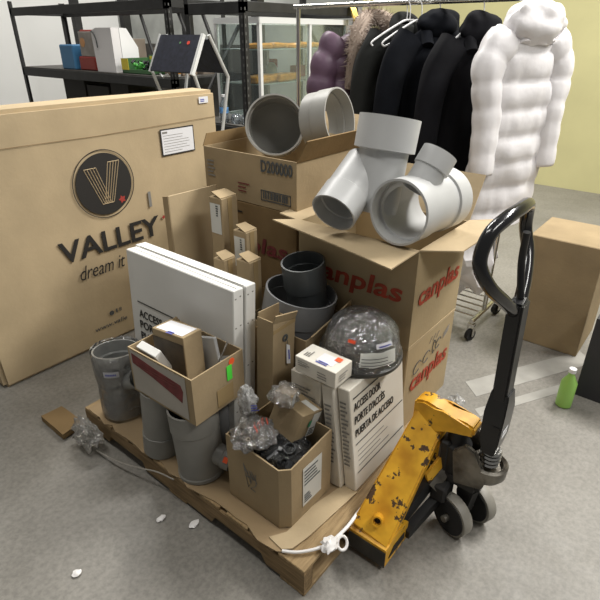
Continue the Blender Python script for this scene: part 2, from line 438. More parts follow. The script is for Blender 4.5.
# upright wye behind
t = Thing('pipe_wye', 'light grey wye fitting standing tilted with its wide socket on top', 'pipe fitting', (.83, .36, .912))
d = Vector((.22, -.015, 1)).normalized(); a = Vector((.872, .322, 1.297)) - d * .325
bm = pipe(bmesh.new(), a, a + d * .325, .088, .007, 64, lips=[(.215, .325, .020)])
t.part('main_run', bm, PVCL, world=True, smooth=True)
e = Vector((.625, .378, 1.002)); f = Vector((.86, .395, 1.135)); dd = (f - e).normalized()
bm = pipe(bmesh.new(), e, e + dd * .25, .079, .006, 48, lips=[(0, .09, .004)])
t.part('branch', bm, PVCL, world=True, smooth=True)

# elbow in the D200000 box: big mouth to camera
t = Thing('pipe_elbow', 'large grey pipe elbow with a round open mouth facing the camera, in the D200000 box', 'pipe fitting', (1.0, 1.0, DZ + .01))
c0 = Vector((.975, .955, 1.20)); dv = Vector((-.74, -.60, .26)).normalized()
bm = pipe(bmesh.new(), c0 - dv * .185, c0, .127, .007, 64, lips=[(.09, .185, .003)])
t.part('mouth_socket', bm, PVCT, world=True, smooth=True)
bm = lathe(bmesh.new(), [(.122, -.004), (.118, .02), (.085, .05), (.045, .062), (.001, .066), (.001, .060), (.045, .056), (.080, .045), (.111, .018), (.1175, -.002)], c0 - dv * .185, -dv, 56)
t.part('bend', bm, PVCT, world=True, smooth=True)
t = Thing('pipe_coupling', 'grey pipe coupling tipped with its open mouth to the right, beside the large elbow', 'pipe fitting', (1.05, .8, DZ + .01))
c0 = Vector((1.10, .715, 1.205)); dv = Vector((.72, -.52, .42)).normalized()
c0 = Vector((1.175, .745, 1.222)); dv = Vector((.10, -.93, .20)).normalized()
bm = pipe(bmesh.new(), c0 - dv * .135, c0, .128, .007, 64, lips=[(.06, .135, .004)])
t.part('body', bm, PVCT, world=True, smooth=True)

# ------------------------------------------------------------------ large flat carton standing behind
VX0, VX1, VY, VZ = -.11, 1.395, 1.79, 1.27
t = Thing('flat_carton', 'large tan flat carton with round black V emblem standing on the floor behind the pallet', 'box', (0, VY, 0))
bm = jitter(subdiv(box(VX0, VX1, 0, .20, 0, VZ, bev=.018, seg=2), 3), .006, 2.5)
t.part('body', bm, CARD3, smooth=True)
yf = -.006
t.part('brand_lettering', text('VALLEY', (.295, yf, .53), X_, Z_, .598, .112, bold=.018), INK)
t.part('slogan_lettering', text('dream it', (.375, yf, .415), X_, Z_, .268, .075, bold=-.004, shear=.35), INK)
t.part('web_lettering', text('www.valle', (.395, yf, .098), X_, Z_, .20, .026, shear=.15), INKD)
for ch, dx in (('1', 0), ('8', .022)): t.part('phone_lettering', text(ch, (.535 + dx, yf, .165), X_, Z_, .010 if ch == '1' else .014, .022), INKD)
bm = bmesh.new(); lathe(bm, [(.002, 0), (.014, 0), (.014, .001), (.002, .001)], (.508, yf - .0005, .172), (0, -1, 0), 20); t.part('phone_icon', bm, INKD)
cx, cz = .60, .877
bm = bmesh.new(); lathe(bm, [(.155, 0), (.155, .0012), (.0005, .0012), (.0005, 0)], (cx, yf, cz), (0, -1, 0), 64)
lathe(bm, [(.168, 0), (.172, 0), (.172, .0012), (.168, .0012)], (cx, yf, cz), (0, -1, 0), 64)
t.part('round_emblem', bm, INK)
bm = bmesh.new()
for k in range(5):
    for s in (-1, 1):
        tube(bm, [(cx + s * (.035 + .016 * k) - .0, yf - .002, cz + (.088 if s < 0 else .105)), (cx + s * (-.018 + .0125 * k) + .004, yf - .002, cz - .098)], .0022, 4)
tube(bm, [(cx - .10, yf - .002, cz + .088), (cx - .035, yf - .002, cz + .088)], .0022, 4); tube(bm, [(cx + .035, yf - .002, cz + .105), (cx + .10, yf - .002, cz + .105)], .0022, 4)
tube(bm, [(cx - .03, yf - .002, cz - .098), (cx + .035, yf - .002, cz - .098)], .0022, 4)
t.part('emblem_letter', bm, CARD3)
for (lx, lz, s) in ((cx + .085, cz - .095, .022), (.928, .622, .013)):
    bm = bmesh.new(); prism(bm, [(lx + s * math.cos(a * PI / 5) * (1 if a % 2 else .55), lz + s * math.sin(a * PI / 5) * (1 if a % 2 else .55)) for a in range(10)], yf - .0025, yf - .001, 'xz')
    t.part('leaf_mark', bm, mat('leaf_red', (.36, .04, .03), .7))
lab = t.part('shipping_label', patch(bmesh.new(), (.972, yf, .955), X_, Z_, .232, .142), INK)
t.part('label_face', patch(bmesh.new(), (.979, yf, .962), X_, Z_, .218, .128, lift=.0022), PAPER, parent=lab)
bm = bmesh.new(); lines(bm, (.99, yf, .97), X_, Z_, .18, .10, 7, fill=.14, lift=.003); lines(bm, (.985, yf, 1.068), X_, Z_, .05, .016, 1, fill=.6, lift=.003)
t.part('label_print', bm, INKG, parent=lab)
st = t.part('price_sticker', patch(bmesh.new(), (1.262, yf, 1.205), X_, Z_, .068, .034), PAPER)
t.part('sticker_print', lines(bmesh.new(), (1.272, yf, 1.211), X_, Z_, .045, .018, 2, lift=.003), BLUEI, parent=st)
bm = bmesh.new(); tube(bm, [(VX0 + .02, yf, 1.115), (.2, yf + .001, 1.117), (.6, yf, 1.112), (1.38, yf, 1.125)], .0012, 5); t.part('fold_crease', bm, CARDD)
bm = bmesh.new(); patch(bm, (.845, yf, .70), X_, Z_, .018, .085); t.part('scuff_mark', bm, INKG)

# ------------------------------------------------------------------ two big white door cartons
def door_print(t, o, u, v, s, bars=True, ws=(.52, .60, .78), pitch=.165, cap=.092):
    """o: top-left corner of the print block, u right, v up, s: width of the top rule"""
    o = Vector(o); u = Vector(u); v = Vector(v)
    bm = bmesh.new(); patch(bm, o, u, v, s, .0045)
    t.part('rule', bm, INK)
    for k, (tx, w) in enumerate((('ACCESS DOOR', ws[0]), ("PORTE D'ACCÈS", ws[1]), ('PUERTA DE ACCESO', ws[2]))):
        hh = s * cap
        t.part('title_lettering', text(tx, o + u * (s * .01) - v * (s * (.06 + cap + pitch * k)), u, v, s * w, hh * (1.3 if k == 1 else 1), bold=.010), INK)
    if bars:
        t.part('rule', patch(bmesh.new(), o - v * s * .58, u, v, s, .0035), INK)
        bm = bmesh.new()
        for k in range(4): patch(bm, o + u * s * .03 - v * s * (.68 + .065 * k), u, v, s * random.uniform(.45, .72), .003)
        t.part('small_print', bm, INKG)
        t.part('rule', patch(bmesh.new(), o - v * s * .96, u, v, s, .0035), INK)

def staples(t, pts, nrm_axis):
    for p in pts: t.part('staple', box(p[0] - .003, p[0] + .003, p[1] - .0012, p[1] + .0002, p[2] - .002, p[2] + .002), INKG)
for k, lab in enumerate(('large flat white ACCESS DOOR carton standing on edge, nearest of the two at left', 'large flat white door carton standing on edge behind its printed twin at left')):
    t = Thing('door_carton', lab, 'box', (.217 + .053 * k, .513 - .006 * k, PZ + .006), 'large white door cartons standing on edge', ry=3.6)
    t.part('body', box(0, .050, 0, .605 + (.0 if k == 0 else .02), 0, .672, bev=.003), WBOX)
    staples(t, [(.012, 0, .64), (.034, 0, .645), (.012, 0, .53), (.034, 0, .535), (.012, 0, .36), (.034, 0, .365), (.012, 0, .18), (.034, 0, .185)], 0)
    if k == 0: door_print(t, (-.001, .557, .459), -Y_, Z_, .52, bars=False, ws=(.56, .65, .84), pitch=.098, cap=.066)
    if k == 0:
        pass
    t.part('seam', box(-.0006, .0006, .01, .59, .671, .6735) if k else box(.024, .026, .01, .59, .6715, .6728), INKG)

# two smaller white door cartons at right, leaning back
t = Thing('door_carton', 'white carton with ACCESS DOOR print leaning at the right edge of the pallet', 'box', (.345, .046, PZ + .008), 'small white door cartons leaning', rx=-7)
t.part('body', box(0, .345, 0, .046, 0, .415, bev=.003), WBOXW)
door_print(t, (.018, -.001, .372), X_, Z_, .315)
bm = lines(bmesh.new(), (-.001, .038, .10), -Y_, Z_, .03, .27, 16, fill=.4, rnd=True); t.part('side_print', bm, INKG)
t = Thing('door_carton', 'white door carton leaning behind the printed ACCESS DOOR one at right, mostly hidden', 'box', (.325, .096, PZ + .008), 'small white door cartons leaning', rx=-7)
t.part('body', box(0, .345, 0, .046, 0, .415, bev=.003), WBOXW)
t.part('side_print', lines(bmesh.new(), (-.001, .038, .10), -Y_, Z_, .03, .25, 14, fill=.4), INKG)
# white carton behind them, supports the dome
t = Thing('product_carton', 'tall off-white carton standing behind the leaning door cartons, under the small white box', 'box', (.335, .200, PZ + .004))
t.part('body', box(0, .20, 0, .13, 0, .405, bev=.003), WBOXW)
t.part('side_print', lines(bmesh.new(), (-.001, .11, .28), -Y_, Z_, .09, .08, 6, fill=.35), INKG)

# small white box on top
t = Thing('product_carton', 'small white oblong box with an orange dot, lying on the leaning door cartons', 'box', (.312, .128, PZ + .432))
t.M = t.M
t.part('body', box(0, .094, 0, .163, 0, .060, bev=.0015), WBOXW)
l = t.part('price_label', patch(bmesh.new(), (.022, .03, .060), X_, Y_, .05, .065), PAPER)
t.part('orange_dot', patch(bmesh.new(), (.055, .022, .060), X_, Y_, .022, .022, lift=.003), ORNG)
t.part('label_print', lines(bmesh.new(), (.028, .045, .060), Y_, -X_, .045, .018, 2, lift=.0028), BLUEI, parent=l)
bm = lines(bmesh.new(), (-.001, .15, .03), -Y_, Z_, .05, .022, 3, fill=.3); lines(bm, (-.001, .07, .012), -Y_, Z_, .05, .03, 3, fill=.3); lines(bm, (.02, -.001, .015), X_, Z_, .05, .03, 3, fill=.35)
lines(bm, (.02, .12, .060), X_, Y_, .035, .025, 3, fill=.5)
t.part('box_print', bm, INKG)

# dome wrapped in clear film
t = Thing('domed_fitting', 'domed fitting in clear film with a white label, on the leaning door cartons', 'pipe fitting', M=frame((.548, .186, PZ + .436)) @ Matrix.Diagonal((1, 1, .86, 1)) @ Matrix.Rotation(R(6), 4, 'X') @ Matrix.Rotation(R(-4), 4, 'Y'))
prof = [(.146, 0), (.149, .006), (.146, .016), (.124, .020), (.112, .050), (.104, .085), (.090, .112), (.066, .130), (.035, .140), (.002, .142), (.002, .136), (.035, .134), (.062, .122), (.084, .105), (.096, .082), (.104, .045), (.112, 0)]
t.part('dome', lathe(bmesh.new(), prof, (0, 0, 0), Z_, 64), mat('cap_grey', (.085, .08, .068), .4, col2=(.022, .021, .018), scale=12), smooth=True)
bm = lathe(bmesh.new(), [(.141, .003), (.143, .012), (.132, .03), (.127, .08), (.118, .115), (.098, .145), (.06, .168), (.02, .176), (.003, .177)], (0, 0, 0), Z_, 72, closed=False)
for q in bm.verts:
    f = noise.noise(q.co * 26) * .006 + abs(noise.noise(q.co * 45)) * .009
    if q.co.length > .01: q.co += Vector((q.co.x, q.co.y, q.co.z * .5)).normalized() * f
t.part('clear_film', bm, film('clear_wrap', tint=(.96, .96, .95), body=.04, bscale=38, gl=.6, rough=.05), smooth=True)
def on_dome(az0, az1, z0, z1, r0, r1, m, name, n=10, wob=0, parent=None):
    bm = bmesh.new(); g = []
    for j in range(5):
        f = j / 4; zz = z0 + (z1 - z0) * f; rr = r0 + (r1 - r0) * f
        g.append([bm.verts.new((rr * math.cos(R(az0 + (az1 - az0) * i / n)), rr * math.sin(R(az0 + (az1 - az0) * i / n)), zz + wob * math.sin(i * 1.3 + j))) for i in range(n + 1)])
    for j in range(4):
        for i in range(n): bm.faces.new((g[j][i], g[j][i + 1], g[j + 1][i + 1], g[j + 1][i]))
    bmesh.ops.solidify(bm, geom=bm.faces[:], thickness=.0008)
    return t.part(name, bm, m, parent, smooth=True)
LBL = mat('cap_label', (.92, .93, .89), .6)
lw = on_dome(-150, -98, .056, .118, .1478, .138, LBL, 'white_label', wob=.0025)
for k in range(3): on_dome(-148, -112 if k else -104, .064 + .014 * k, .067 + .014 * k, .1490 - .002 * k, .1488 - .002 * k, INKD, 'label_print', parent=lw)
on_dome(-128, -100, .128, .143, .131, .121, PAPER, 'price_label'); on_dome(-124, -104, .133, .137, .1305, .128, BLUEI, 'label_print')
on_dome(-172, -160, .140, .150, .124, .116, ORNG, 'orange_dot')

# ------------------------------------------------------------------ open box at the front corner
t = Thing('carton', 'open tan box of small bagged fittings at the near corner of the pallet', 'box', (.066, .127, PZ + .007))
BX, BY, BZ = .237, .256, .268
bm = bmesh.new(); c = .028; th = .005
outer = [(c, 0), (BX, 0), (BX, BY), (0, BY), (0, c)]; inner = [(c + th * .5, th), (BX - th, th), (BX - th, BY - th), (th, BY - th), (th, c + th * .5)]
def wallring(bm, outer, inner, z0, z1, lean=0):
    ztop = lambda i: z1 - (.018 if i in (0, 4) else 0)
    ov = [bm.verts.new((a, b, z0)) for a, b in outer]; ot = [bm.verts.new((a, b, ztop(i))) for i, (a, b) in enumerate(outer)]
    iv = [bm.verts.new((a, b, z0 + th)) for a, b in inner]; it = [bm.verts.new((a, b, ztop(i))) for i, (a, b) in enumerate(inner)]
    n = len(outer)
    for i in range(n):
        j = (i + 1) % n
        bm.faces.new((ov[i], ov[j], ot[j], ot[i])); bm.faces.new((iv[j], iv[i], it[i], it[j])); bm.faces.new((ot[i], ot[j], it[j], it[i]))
    bm.faces.new(ov); bm.faces.new(iv)
wallring(bm, outer, inner, 0, BZ)
t.part('body', bm, CARD)
l = t.part('product_label', patch(bmesh.new(), (.083, -.001, .045), X_, Z_, .098, .165), PAPERW)
bm = bmesh.new(); lines(bm, (.09, -.001, .13), X_, Z_, .082, .07, 5, fill=.4, lift=.0025); lines(bm, (.09, -.001, .055), X_, Z_, .04, .04, 4, fill=.5, lift=.0025)
t.part('label_print', bm, INKD, parent=l)
bm = bmesh.new(); random.seed(11)
for k in range(4): tube(bm, [(-.0015, .15 + random.uniform(-.03, .03), .14 + random.uniform(-.05, .05)) for _ in range(5)], .0012, 4)
t.part('scribble', bm, INKG)

bag = film('clear_bag', body=.09, bscale=40, gl=.45)
bagw = film('hazy_bag', body=.38, bscale=30, gl=.4)
def clump(c, s, n, seed, m, r0=.008):
    random.seed(seed); bm = bmesh.new()
    for _ in range(n):
        p = Vector([c[i] + random.uniform(-1, 1) * s[i] for i in range(3)]); d = Vector([random.uniform(-1, 1) for _ in range(3)]).normalized()
        pipe(bm, p, p + d * random.uniform(.018, .035), random.uniform(r0 * .8, r0 * 1.7), .002, 10)
    return bm
# filling of black fittings bags
t = Thing('fittings_bag', 'clear bag of black fittings filling the open tan box', 'bag', (.18, .26, .14))
t.part('fittings', clump((.18, .235, .335), (.07, .07, .030), 60, 2, BLKP, .012), BLKP, world=True, smooth=True)
t.part('film', blob((.185, .245, .315), (.098, .10, .068), 3, .25, sub=4), film('dark_bag', tint=(.75, .75, .77), body=.04, bscale=22, gl=.3), world=True, smooth=True)
t = Thing('fittings_bag', 'crinkled clear bag with red print and brass parts, left on the open tan box', 'bag', (.10, .34, .40))
t.part('film', blob((.115, .300, .415), (.078, .072, .034), 5, .40, sub=4), bag, world=True, smooth=True)
t.part('fittings', clump((.115, .300, .41), (.045, .042, .012), 26, 8, None, .007), mat('brass_parts', (.33, .27, .2), .35, metal=.6), world=True, smooth=True)
bm = bmesh.new(); random.seed(14)
for k in range(7):
    x = .10 + .008 * k; tube(bm, [(x, .275 + random.uniform(-.01, .03), .442), (x + .018, .288 + random.uniform(0, .02), .444)], .0016, 4)
t.part('red_print', bm, mat('bag_red', (.75, .08, .03), .5), world=True)
t = Thing('fittings_bag', 'upright hazy plastic bag with blue print behind the open tan box', 'bag', (.17, .385, .40))
t.part('film', blob((.165, .375, .47), (.030, .036, .062), 9, .3, sub=4), bagw, world=True, smooth=True)
t.part('blue_print', lines(bmesh.new(), (.148, .343, .455), Vector((.7, -.7, 0)), Z_, .028, .03, 3, fill=.4), BLUEI, world=True)
t = Thing('carton', 'small open brown box with a white label, tilted inside the open tan box', 'box', M=frame((.185, .20, .375), rz=-2, rx=10, ry=20))
t.part('body', box(0, .115, 0, .115, 0, .105, bev=.002), CARD)
l = t.part('white_label', patch(bmesh.new(), (.066, -.001, .008), X_, Z_, .044, .09), PAPERW)
t.part('label_print', lines(bmesh.new(), (.070, -.001, .012), X_, Z_, .036, .03, 4, fill=.5, lift=.0025), INKD, parent=l)
t.part('green_mark', patch(bmesh.new(), (.052, -.001, .05), X_, Z_, .014, .025, lift=.0026), mat('green_print', (.05, .25, .12), .6))
t.part('top_label', patch(bmesh.new(), (.066, 0.003, .105), X_, Y_, .03, .06), PAPERW)
t = Thing('carton', 'tiny brown box with white end in clear film, topmost in the open tan box', 'box', M=frame((.205, .225, .49), rz=18, rx=8, ry=12))
t.part('body', box(0, .062, 0, .06, 0, .045, bev=.0015), CARD)
t.part('white_end', patch(bmesh.new(), (.003, -.001, .001), X_, Z_, .028, .043), PAPERW)
t.part('clear_film', blob((.025, .035, .03), (.058, .05, .035), 12, .4, sub=4), bag, smooth=True)

# ------------------------------------------------------------------ pipes on the left of the pallet
t = Thing('pipe_tee', 'film-wrapped grey tee pipe with a round open top at the left end of the pallet', 'pipe fitting', (.105, 1.06, PZ + .004))
a = Vector((.098, 1.062, PZ + .0045)); b = Vector((.118, 1.085, .412))
t.part('main_run', pipe(bmesh.new(), a, b, .082, .007, 56, lips=[(.18, .30, .010)]), GALV, world=True, smooth=True)
t.part('branch', pipe(bmesh.new(), (.108, 1.02, .29), (.118, .955, .325), .040, .005, 36), GALV, world=True, smooth=True)
bm = bmesh.new(); lathe(bm, [(.086, 0), (.089, .05), (.087, .15), (.095, .19), (.098, .30)], a, b - a, 64, closed=False)
for f in [f for f in bm.faces if len(f.verts) > 4]: bm.faces.remove(f)
for q in bm.verts: 
    n_ = noise.noise(q.co * 20) * .004 + abs(noise.noise(q.co * 45)) * .004; v = (q.co - a); v.z = 0; q.co += v.normalized() * n_
t.part('clear_film', bm, film('pipe_wrap', tint=(.92, .92, .92), body=.10, bscale=24, gl=.5), world=True, smooth=True)
bm = bmesh.new()
for k in range(10):
    aa = R(205 + 3.6 * k); bb = R(205 + 3.6 * (k + 1)); rr = .0985
    q = [bm.verts.new((a.x + .013 + rr * math.cos(x), a.y + .014 + rr * math.sin(x), z)) for x, z in ((aa, .345), (bb, .345), (bb, .372), (aa, .372))]; bm.faces.new(q)
bmesh.ops.solidify(bm, geom=bm.faces[:], thickness=.001)
lb = t.part('price_label', bm, PAPER, world=True)
bm = bmesh.new()
for k in range(7):
    aa = R(210 + 3.6 * k); bb = R(212.6 + 3.6 * k); rr = .1
    q = [bm.verts.new((a.x + .013 + rr * math.cos(x), a.y + .014 + rr * math.sin(x), z)) for x, z in ((aa, .354), (bb, .354), (bb, .362), (aa, .362))]; bm.faces.new(q)
t.part('label_print', bm, BLUEI, parent=lb, world=True)

t = Thing('pipe_fitting', 'grey pipe standing on end under the loaded carton, the one further from the camera', 'pipe fitting', (.062, .745, PZ + .004), 'grey pipes carrying the carton')
t.part('body', pipe(bmesh.new(), (.060, .752, PZ + .0045), (.072, .735, .409), .069, .006, 48, lips=[(.005, .09, .003)]), PVCG, world=True, smooth=True)
t = Thing('pipe_tee', 'grey tee pipe under the loaded carton with an orange dot on its side outlet', 'pipe fitting', (.085, .555, PZ + .004), 'grey pipes carrying the carton')
t.part('main_run', pipe(bmesh.new(), (.085, .552, PZ + .0045), (.082, .568, .4085), .084, .007, 56, lips=[(.0, .012, .003), (.20, .283, .003)]), PVCG, world=True, smooth=True)
s0 = Vector((.102, .500, .222)); s1 = Vector((.128, .432, .204))
t.part('branch', pipe(bmesh.new(), s0, s1, .038, .005, 36, lips=[(.045, .084, .004)]), PVCG, world=True, smooth=True)
sd = (s1 - s0).normalized(); sp = s0 + sd * .066 + Vector((-.026, -.026, .0215))
nn = (sp - (s0 + sd * .066)); nn = (nn - sd * nn.dot(sd)).normalized(); uu = sd; vv = nn.cross(uu)
cc = s0 + sd * .060 + nn * .0435
t.part('orange_dot', patch(bmesh.new(), cc - uu * .008 - vv * .010, uu, vv, .018, .020), ORNG, world=True)
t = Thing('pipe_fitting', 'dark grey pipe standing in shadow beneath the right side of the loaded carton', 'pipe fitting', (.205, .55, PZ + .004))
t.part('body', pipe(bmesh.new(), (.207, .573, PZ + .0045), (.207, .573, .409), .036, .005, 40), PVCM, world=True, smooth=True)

# crumpled stretch film and scrap at the left end
single('stretch_film', blob((-.062, 1.115, .070), (.045, .085, .068), 21, .45, sub=4), film('floor_film', tint=(.88, .87, .84), body=.16, bscale=26, gl=.4), 'crumpled clear stretch film on the floor at the left pallet corner', 'plastic film', smooth=True)
bm = jitter(subdiv(box(-.11, -.01, 1.24, 1.42, .001, .030), 3), .010, 7, 3)
for q in bm.verts: q.co.z = max(q.co.z, .001)
single('cardboard_scrap', bm, CARDD, 'flattened dark brown cardboard scrap on the floor beside the film', 'cardboard', smooth=True)
bm = bmesh.new(); tube(bm, cr([(-.065, 1.05, .02), (-.055, .92, .035), (-.035, .80, .06), (-.014, .70, .085), (-.012, .60, .11)], 6), .003, 6)
single('strap', bm, mat('grey_strap', (.33, .31, .27), .5), 'thin twisted grey film strap along the left pallet edge', 'strap', smooth=True)

# twist of white stretch film at near corner
t = Thing('wrap_tail', 'white knotted stretch film tail tied at the near corner of the pallet', 'plastic film', (.12, .0, .12))
WF = mat('white_film', (.82, .80, .78), .35)
tube_pts = cr([(.008, .094, .127), (.03, .055, .131), (.065, .022, .133), (.10, .0, .134)], 6)
t.part('twisted_tail', tube(bmesh.new(), tube_pts, .005, 8), WF, world=True, smooth=True)
t.part('twisted_tail', tube(bmesh.new(), cr([(.13, -.012, .138), (.20, -.018, .140), (.28, -.012, .136), (.40, -.008, .126), (.60, -.008, .118)], 6), .006, 8), WF, world=True, smooth=True)
t.part('knot', blob((.112, -.012, .138), (.034, .024, .020), 33, .5, sub=3), WF, world=True, smooth=True)
t.part('loop', tube(bmesh.new(), [(.148 + .018 * math.cos(a * PI / 8), -.035 + .014 * math.sin(a * PI / 8), .128 + .013 * math.sin(a * PI / 8 + .5)) for a in range(16)], .005, 8, closed=True), WF, world=True, smooth=True)
for k, (px, py) in enumerate(((-.040, .468), (-.10, .578), (-.405, .616))):
    single('film_scrap', blob((px, py, .006), (.022 - .004 * k, .014, .006), 50 + k, .5, sub=2, flat=-.004), WF, ('largest white plastic scrap on the floor beside the left pallet edge', 'small white plastic scrap on the floor further left of the pallet edge', 'white plastic scrap on the floor at far left')[k], 'plastic scrap', smooth=True)

# ------------------------------------------------------------------ carton on the pipes
t = Thing('carton', 'open brown carton with white panel and dark red band, standing on grey pipes', 'box', (.018, .468, .4115), rz=1.5)
CXs, CYs, CZs = .232, .325, .182
carton_open(t, CXs, CYs, CZs, CARD)
t.part('white_panel', patch(bmesh.new(), (-.0005, CYs - .01, .010), -Y_, Z_, CYs - .04, CZs - .016), mat('panel_print', (.42, .39, .34), .7, var=.05, scale=10))
bm = bmesh.new(); prism(bm, [(.305, .165), (.305, .125), (.20, .108), (.09, .082), (.055, .070), (.045, .118), (.055, .140), (.18, .150)], -.0028, -.0014, 'yz')
t.part('red_band', bm, REDD)
random.seed(2)
t.part('band_print', lines(bmesh.new(), (-.0025, .28, .12), -Y_, Vector((0, 0, 1)), .20, .02, 2, fill=.2), mat('band_light', (.20, .06, .05), .7))
t.part('green_sticker', patch(bmesh.new(), (.150, -.001, .095), X_, Z_, .024, .058), GREEN)
bm = bmesh.new(); lathe(bm, [(.0005, 0), (.013, 0), (.013, .001), (.0005, .001)], (.176, -.0005, .162), (0, -1, 0), 20); t.part('orange_dot', bm, ORNG)
t.part('tape_patch', patch(bmesh.new(), (.10, -.001, .012), X_, Z_, .075, .07), TAPE)
t.part('flap', slab(bmesh.new(), [(CXs, CYs - .005, CZs), (.09, CYs - .005, CZs), (.15, CYs, CZs + .006), (CXs * .95, CYs, CZs + .022)], .004), CARD)

t = Thing('carton', 'upright brown box with a white label on top, inside the carton on the grey pipes', 'box', M=frame((.085, .575, .428), rz=4, rx=-4, ry=3))
t.part('body', box(0, .085, 0, .155, 0, .236, bev=.002), CARD)
t.part('dark_side', patch(bmesh.new(), (-.0005, .153, .004), -Y_, Z_, .15, .205), mat('dark_side_brown', (.075, .055, .035), .6, var=.3, scale=20))  # this side of the box is darker than the rest
l = t.part('white_label', patch(bmesh.new(), (.008, .012, .236), X_, Y_, .068, .13), PAPER)
t.part('label_print', lines(bmesh.new(), (.015, .05, .236), Y_, -X_, .05, .02, 2, lift=.0028), BLUEI, parent=l)
t = Thing('product_carton', 'flat white box with blue mark, leaning inside the carton on the grey pipes', 'box', M=frame((.062, .655, .510), rz=0, rx=0, ry=-24))
t.part('body', box(0, .030, 0, .105, 0, .10, bev=.002), WBOX)
t.part('blue_mark', patch(bmesh.new(), (-.0005, .098, .05), -Y_, Z_, .016, .018), BLUEI)
t.part('label_print', lines(bmesh.new(), (-.0005, .07, .055), -Y_, Z_, .045, .02, 2, fill=.4), INKD)
t = Thing('product_carton', 'glossy pale grey box leaning at the right inside the carton on the grey pipes', 'box', M=frame((.188, .50, .435), rz=4, rx=-16, ry=6))
t.part('body', box(0, .014, .01, .16, 0, .20, bev=.002), mat('silver_board', (.55, .56, .56), .2, metal=.2))
bm = bmesh.new(); tube(bm, [(.085, .49, .50), (.225, .52, .615)], .003, 8)
single('metal_rod', bm, STEEL, 'thin steel rod lying across the carton on the grey pipes', 'rod')

# ------------------------------------------------------------------ coupling, dark coupling, carton and tall cardboard pieces
t = Thing('carton', 'brown open carton holding the wide grey coupling in the middle of the pallet', 'box', (.435, .345, PZ + .004))
carton_open(t, .262, .30, .46, CARD)
t.part('flap', slab(bmesh.new(), [(.02, 0, .46), (.262, 0, .46), (.262, -.012, .53), (.14, -.012, .50), (.02, -.008, .475)], .005), CARD)
t.part('side_print', lines(bmesh.new(), (.12, -.001, .35), X_, Z_, .09, .06, 6, fill=.4), CARDD)
t = Thing('pipe_coupling', 'wide grey pipe coupling tilted in the brown carton, holding a darker one', 'pipe fitting', (.565, .495, .45))
cpt = Vector((.580, .480, .690)); dv = Vector((.10, -.16, .98)).normalized()
t.part('body', pipe(bmesh.new(), cpt - dv * .19, cpt, .134, .007, 72, lips=[(.09, .19, .004)]), PVCM, world=True, smooth=True)
t.part('stop_lug', box(.655, .705, .375, .395, .60, .645) if 0 else slab(bmesh.new(), [(.50, .575, .59), (.475, .56, .60), (.475, .555, .66), (.50, .572, .665)], .012), PVCL, world=True)
t = Thing('pipe_coupling', 'dark grey pipe coupling standing inside the wide grey coupling', 'pipe fitting', (.56, .5, .5))
cpt = Vector((.600, .492, .800)); dv = Vector((-.14, .02, .98)).normalized()
t.part('body', pipe(bmesh.new(), cpt - dv * .19, cpt, .078, .006, 56, lips=[(.085, .19, .005)]), PVCD, world=True, smooth=True)

# tall sheet-like carton with hand hole
t = Thing('carton', 'narrow tall brown carton with torn open top and a hanging white tag', 'box', M=frame((.290, .392, PZ + .004), rz=0, rx=0, ry=3))
TX, TY, TZ = .115, .075, .585
bm = bmesh.new(); th = .004
bx(bm, 0, TX, 0, TY, 0, th); bx(bm, 0, th, 0, TY, th, TZ - .015); bx(bm, TX - th, TX, 0, TY, th, TZ - .04); bx(bm, th, TX - th, 0, th, th, TZ - .02); bx(bm, th, TX - th, TY - th, TY, th, TZ)
t.part('body', bm, CARD)
t.part('tape_strip', slab(bmesh.new(), [(.0, -.001, TZ - .06), (TX, -.001, TZ - .05), (TX, -.001, TZ - .035), (0, -.001, TZ - .045)], .0008), TAPE)
flap(t, (TX, 0, TZ - .04), (0, 0, TZ - .02), (0, -1, 0), .035, 20, CARD)
bm = bmesh.new(); lathe(bm, [(.006, 0), (.014, 0), (.014, .002), (.006, .002)], (.062, -.001, TZ - .095), (0, -1, 0), 20); t.part('eyelet', bm, INKD)
tg = t.part('hanging_tag', slab(bmesh.new(), [(.068, -.006, TZ - .20), (.084, -.01, TZ - .205), (.080, -.008, TZ - .13), (.066, -.004, TZ - .12)], .001), PAPER)
t.part('tag_print', slab(bmesh.new(), [(.075, -.0095, TZ - .185), (.080, -.0102, TZ - .185), (.077, -.009, TZ - .145), (.072, -.0075, TZ - .145)], .001), BLUEI, parent=tg)
t.part('string', tube(bmesh.new(), cr([(.062, -.004, TZ - .095), (.070, -.006, TZ - .11), (.072, -.006, TZ - .125)], 4), .0012, 5), INKD)
# second plain brown sheet beside it
t = Thing('carton', 'plain brown flattened carton wedged between the white doors and the tall torn carton', 'box', M=frame((.368, .53, PZ + .004), rz=0, rx=0, ry=4))
t.part('body', box(0, .012, -.06, .10, 0, .46, bev=.002), CARDD)

# tall narrow labelled cartons
def tall(lab, x, y, z, dx, dy, lbl=True, m=CARD3, grp='narrow tall cartons behind the white doors', rz=0, open_=True):
    t = Thing('tall_carton', lab, 'box', (x, y, PZ + .004), grp, rz=rz)
    h = z - PZ - .004
    t.part('body', box(0, dx, 0, dy, 0, h, bev=.003), m)
    if lbl:
        l = t.part('white_label', patch(bmesh.new(), (-.0005, dy - .006, h - .155), -Y_, Z_, dy * .82, .13), PAPERW)
        t.part('label_print', lines(bmesh.new(), (-.0005, dy * .45, h - .08), -Y_, Z_, .014, .05, 5, fill=.5, lift=.003), INKD, parent=l)
    if open_: t.part('end_flap', slab(bmesh.new(), [(.0, .004, h), (dx, .004, h), (dx * .95, dy * .9, h + .014), (.01, dy * .9, h + .016)], .003), m)
    t.part('tape_seam', patch(bmesh.new(), (dx * .5 - .012, -.0005, h * .3), X_, Z_, .024, h * .7 - .002), TAPE)
    return t
tall('tallest narrow brown carton with a white label, behind the big white doors', .605, .925, .955, .092, .075, m=CARD)
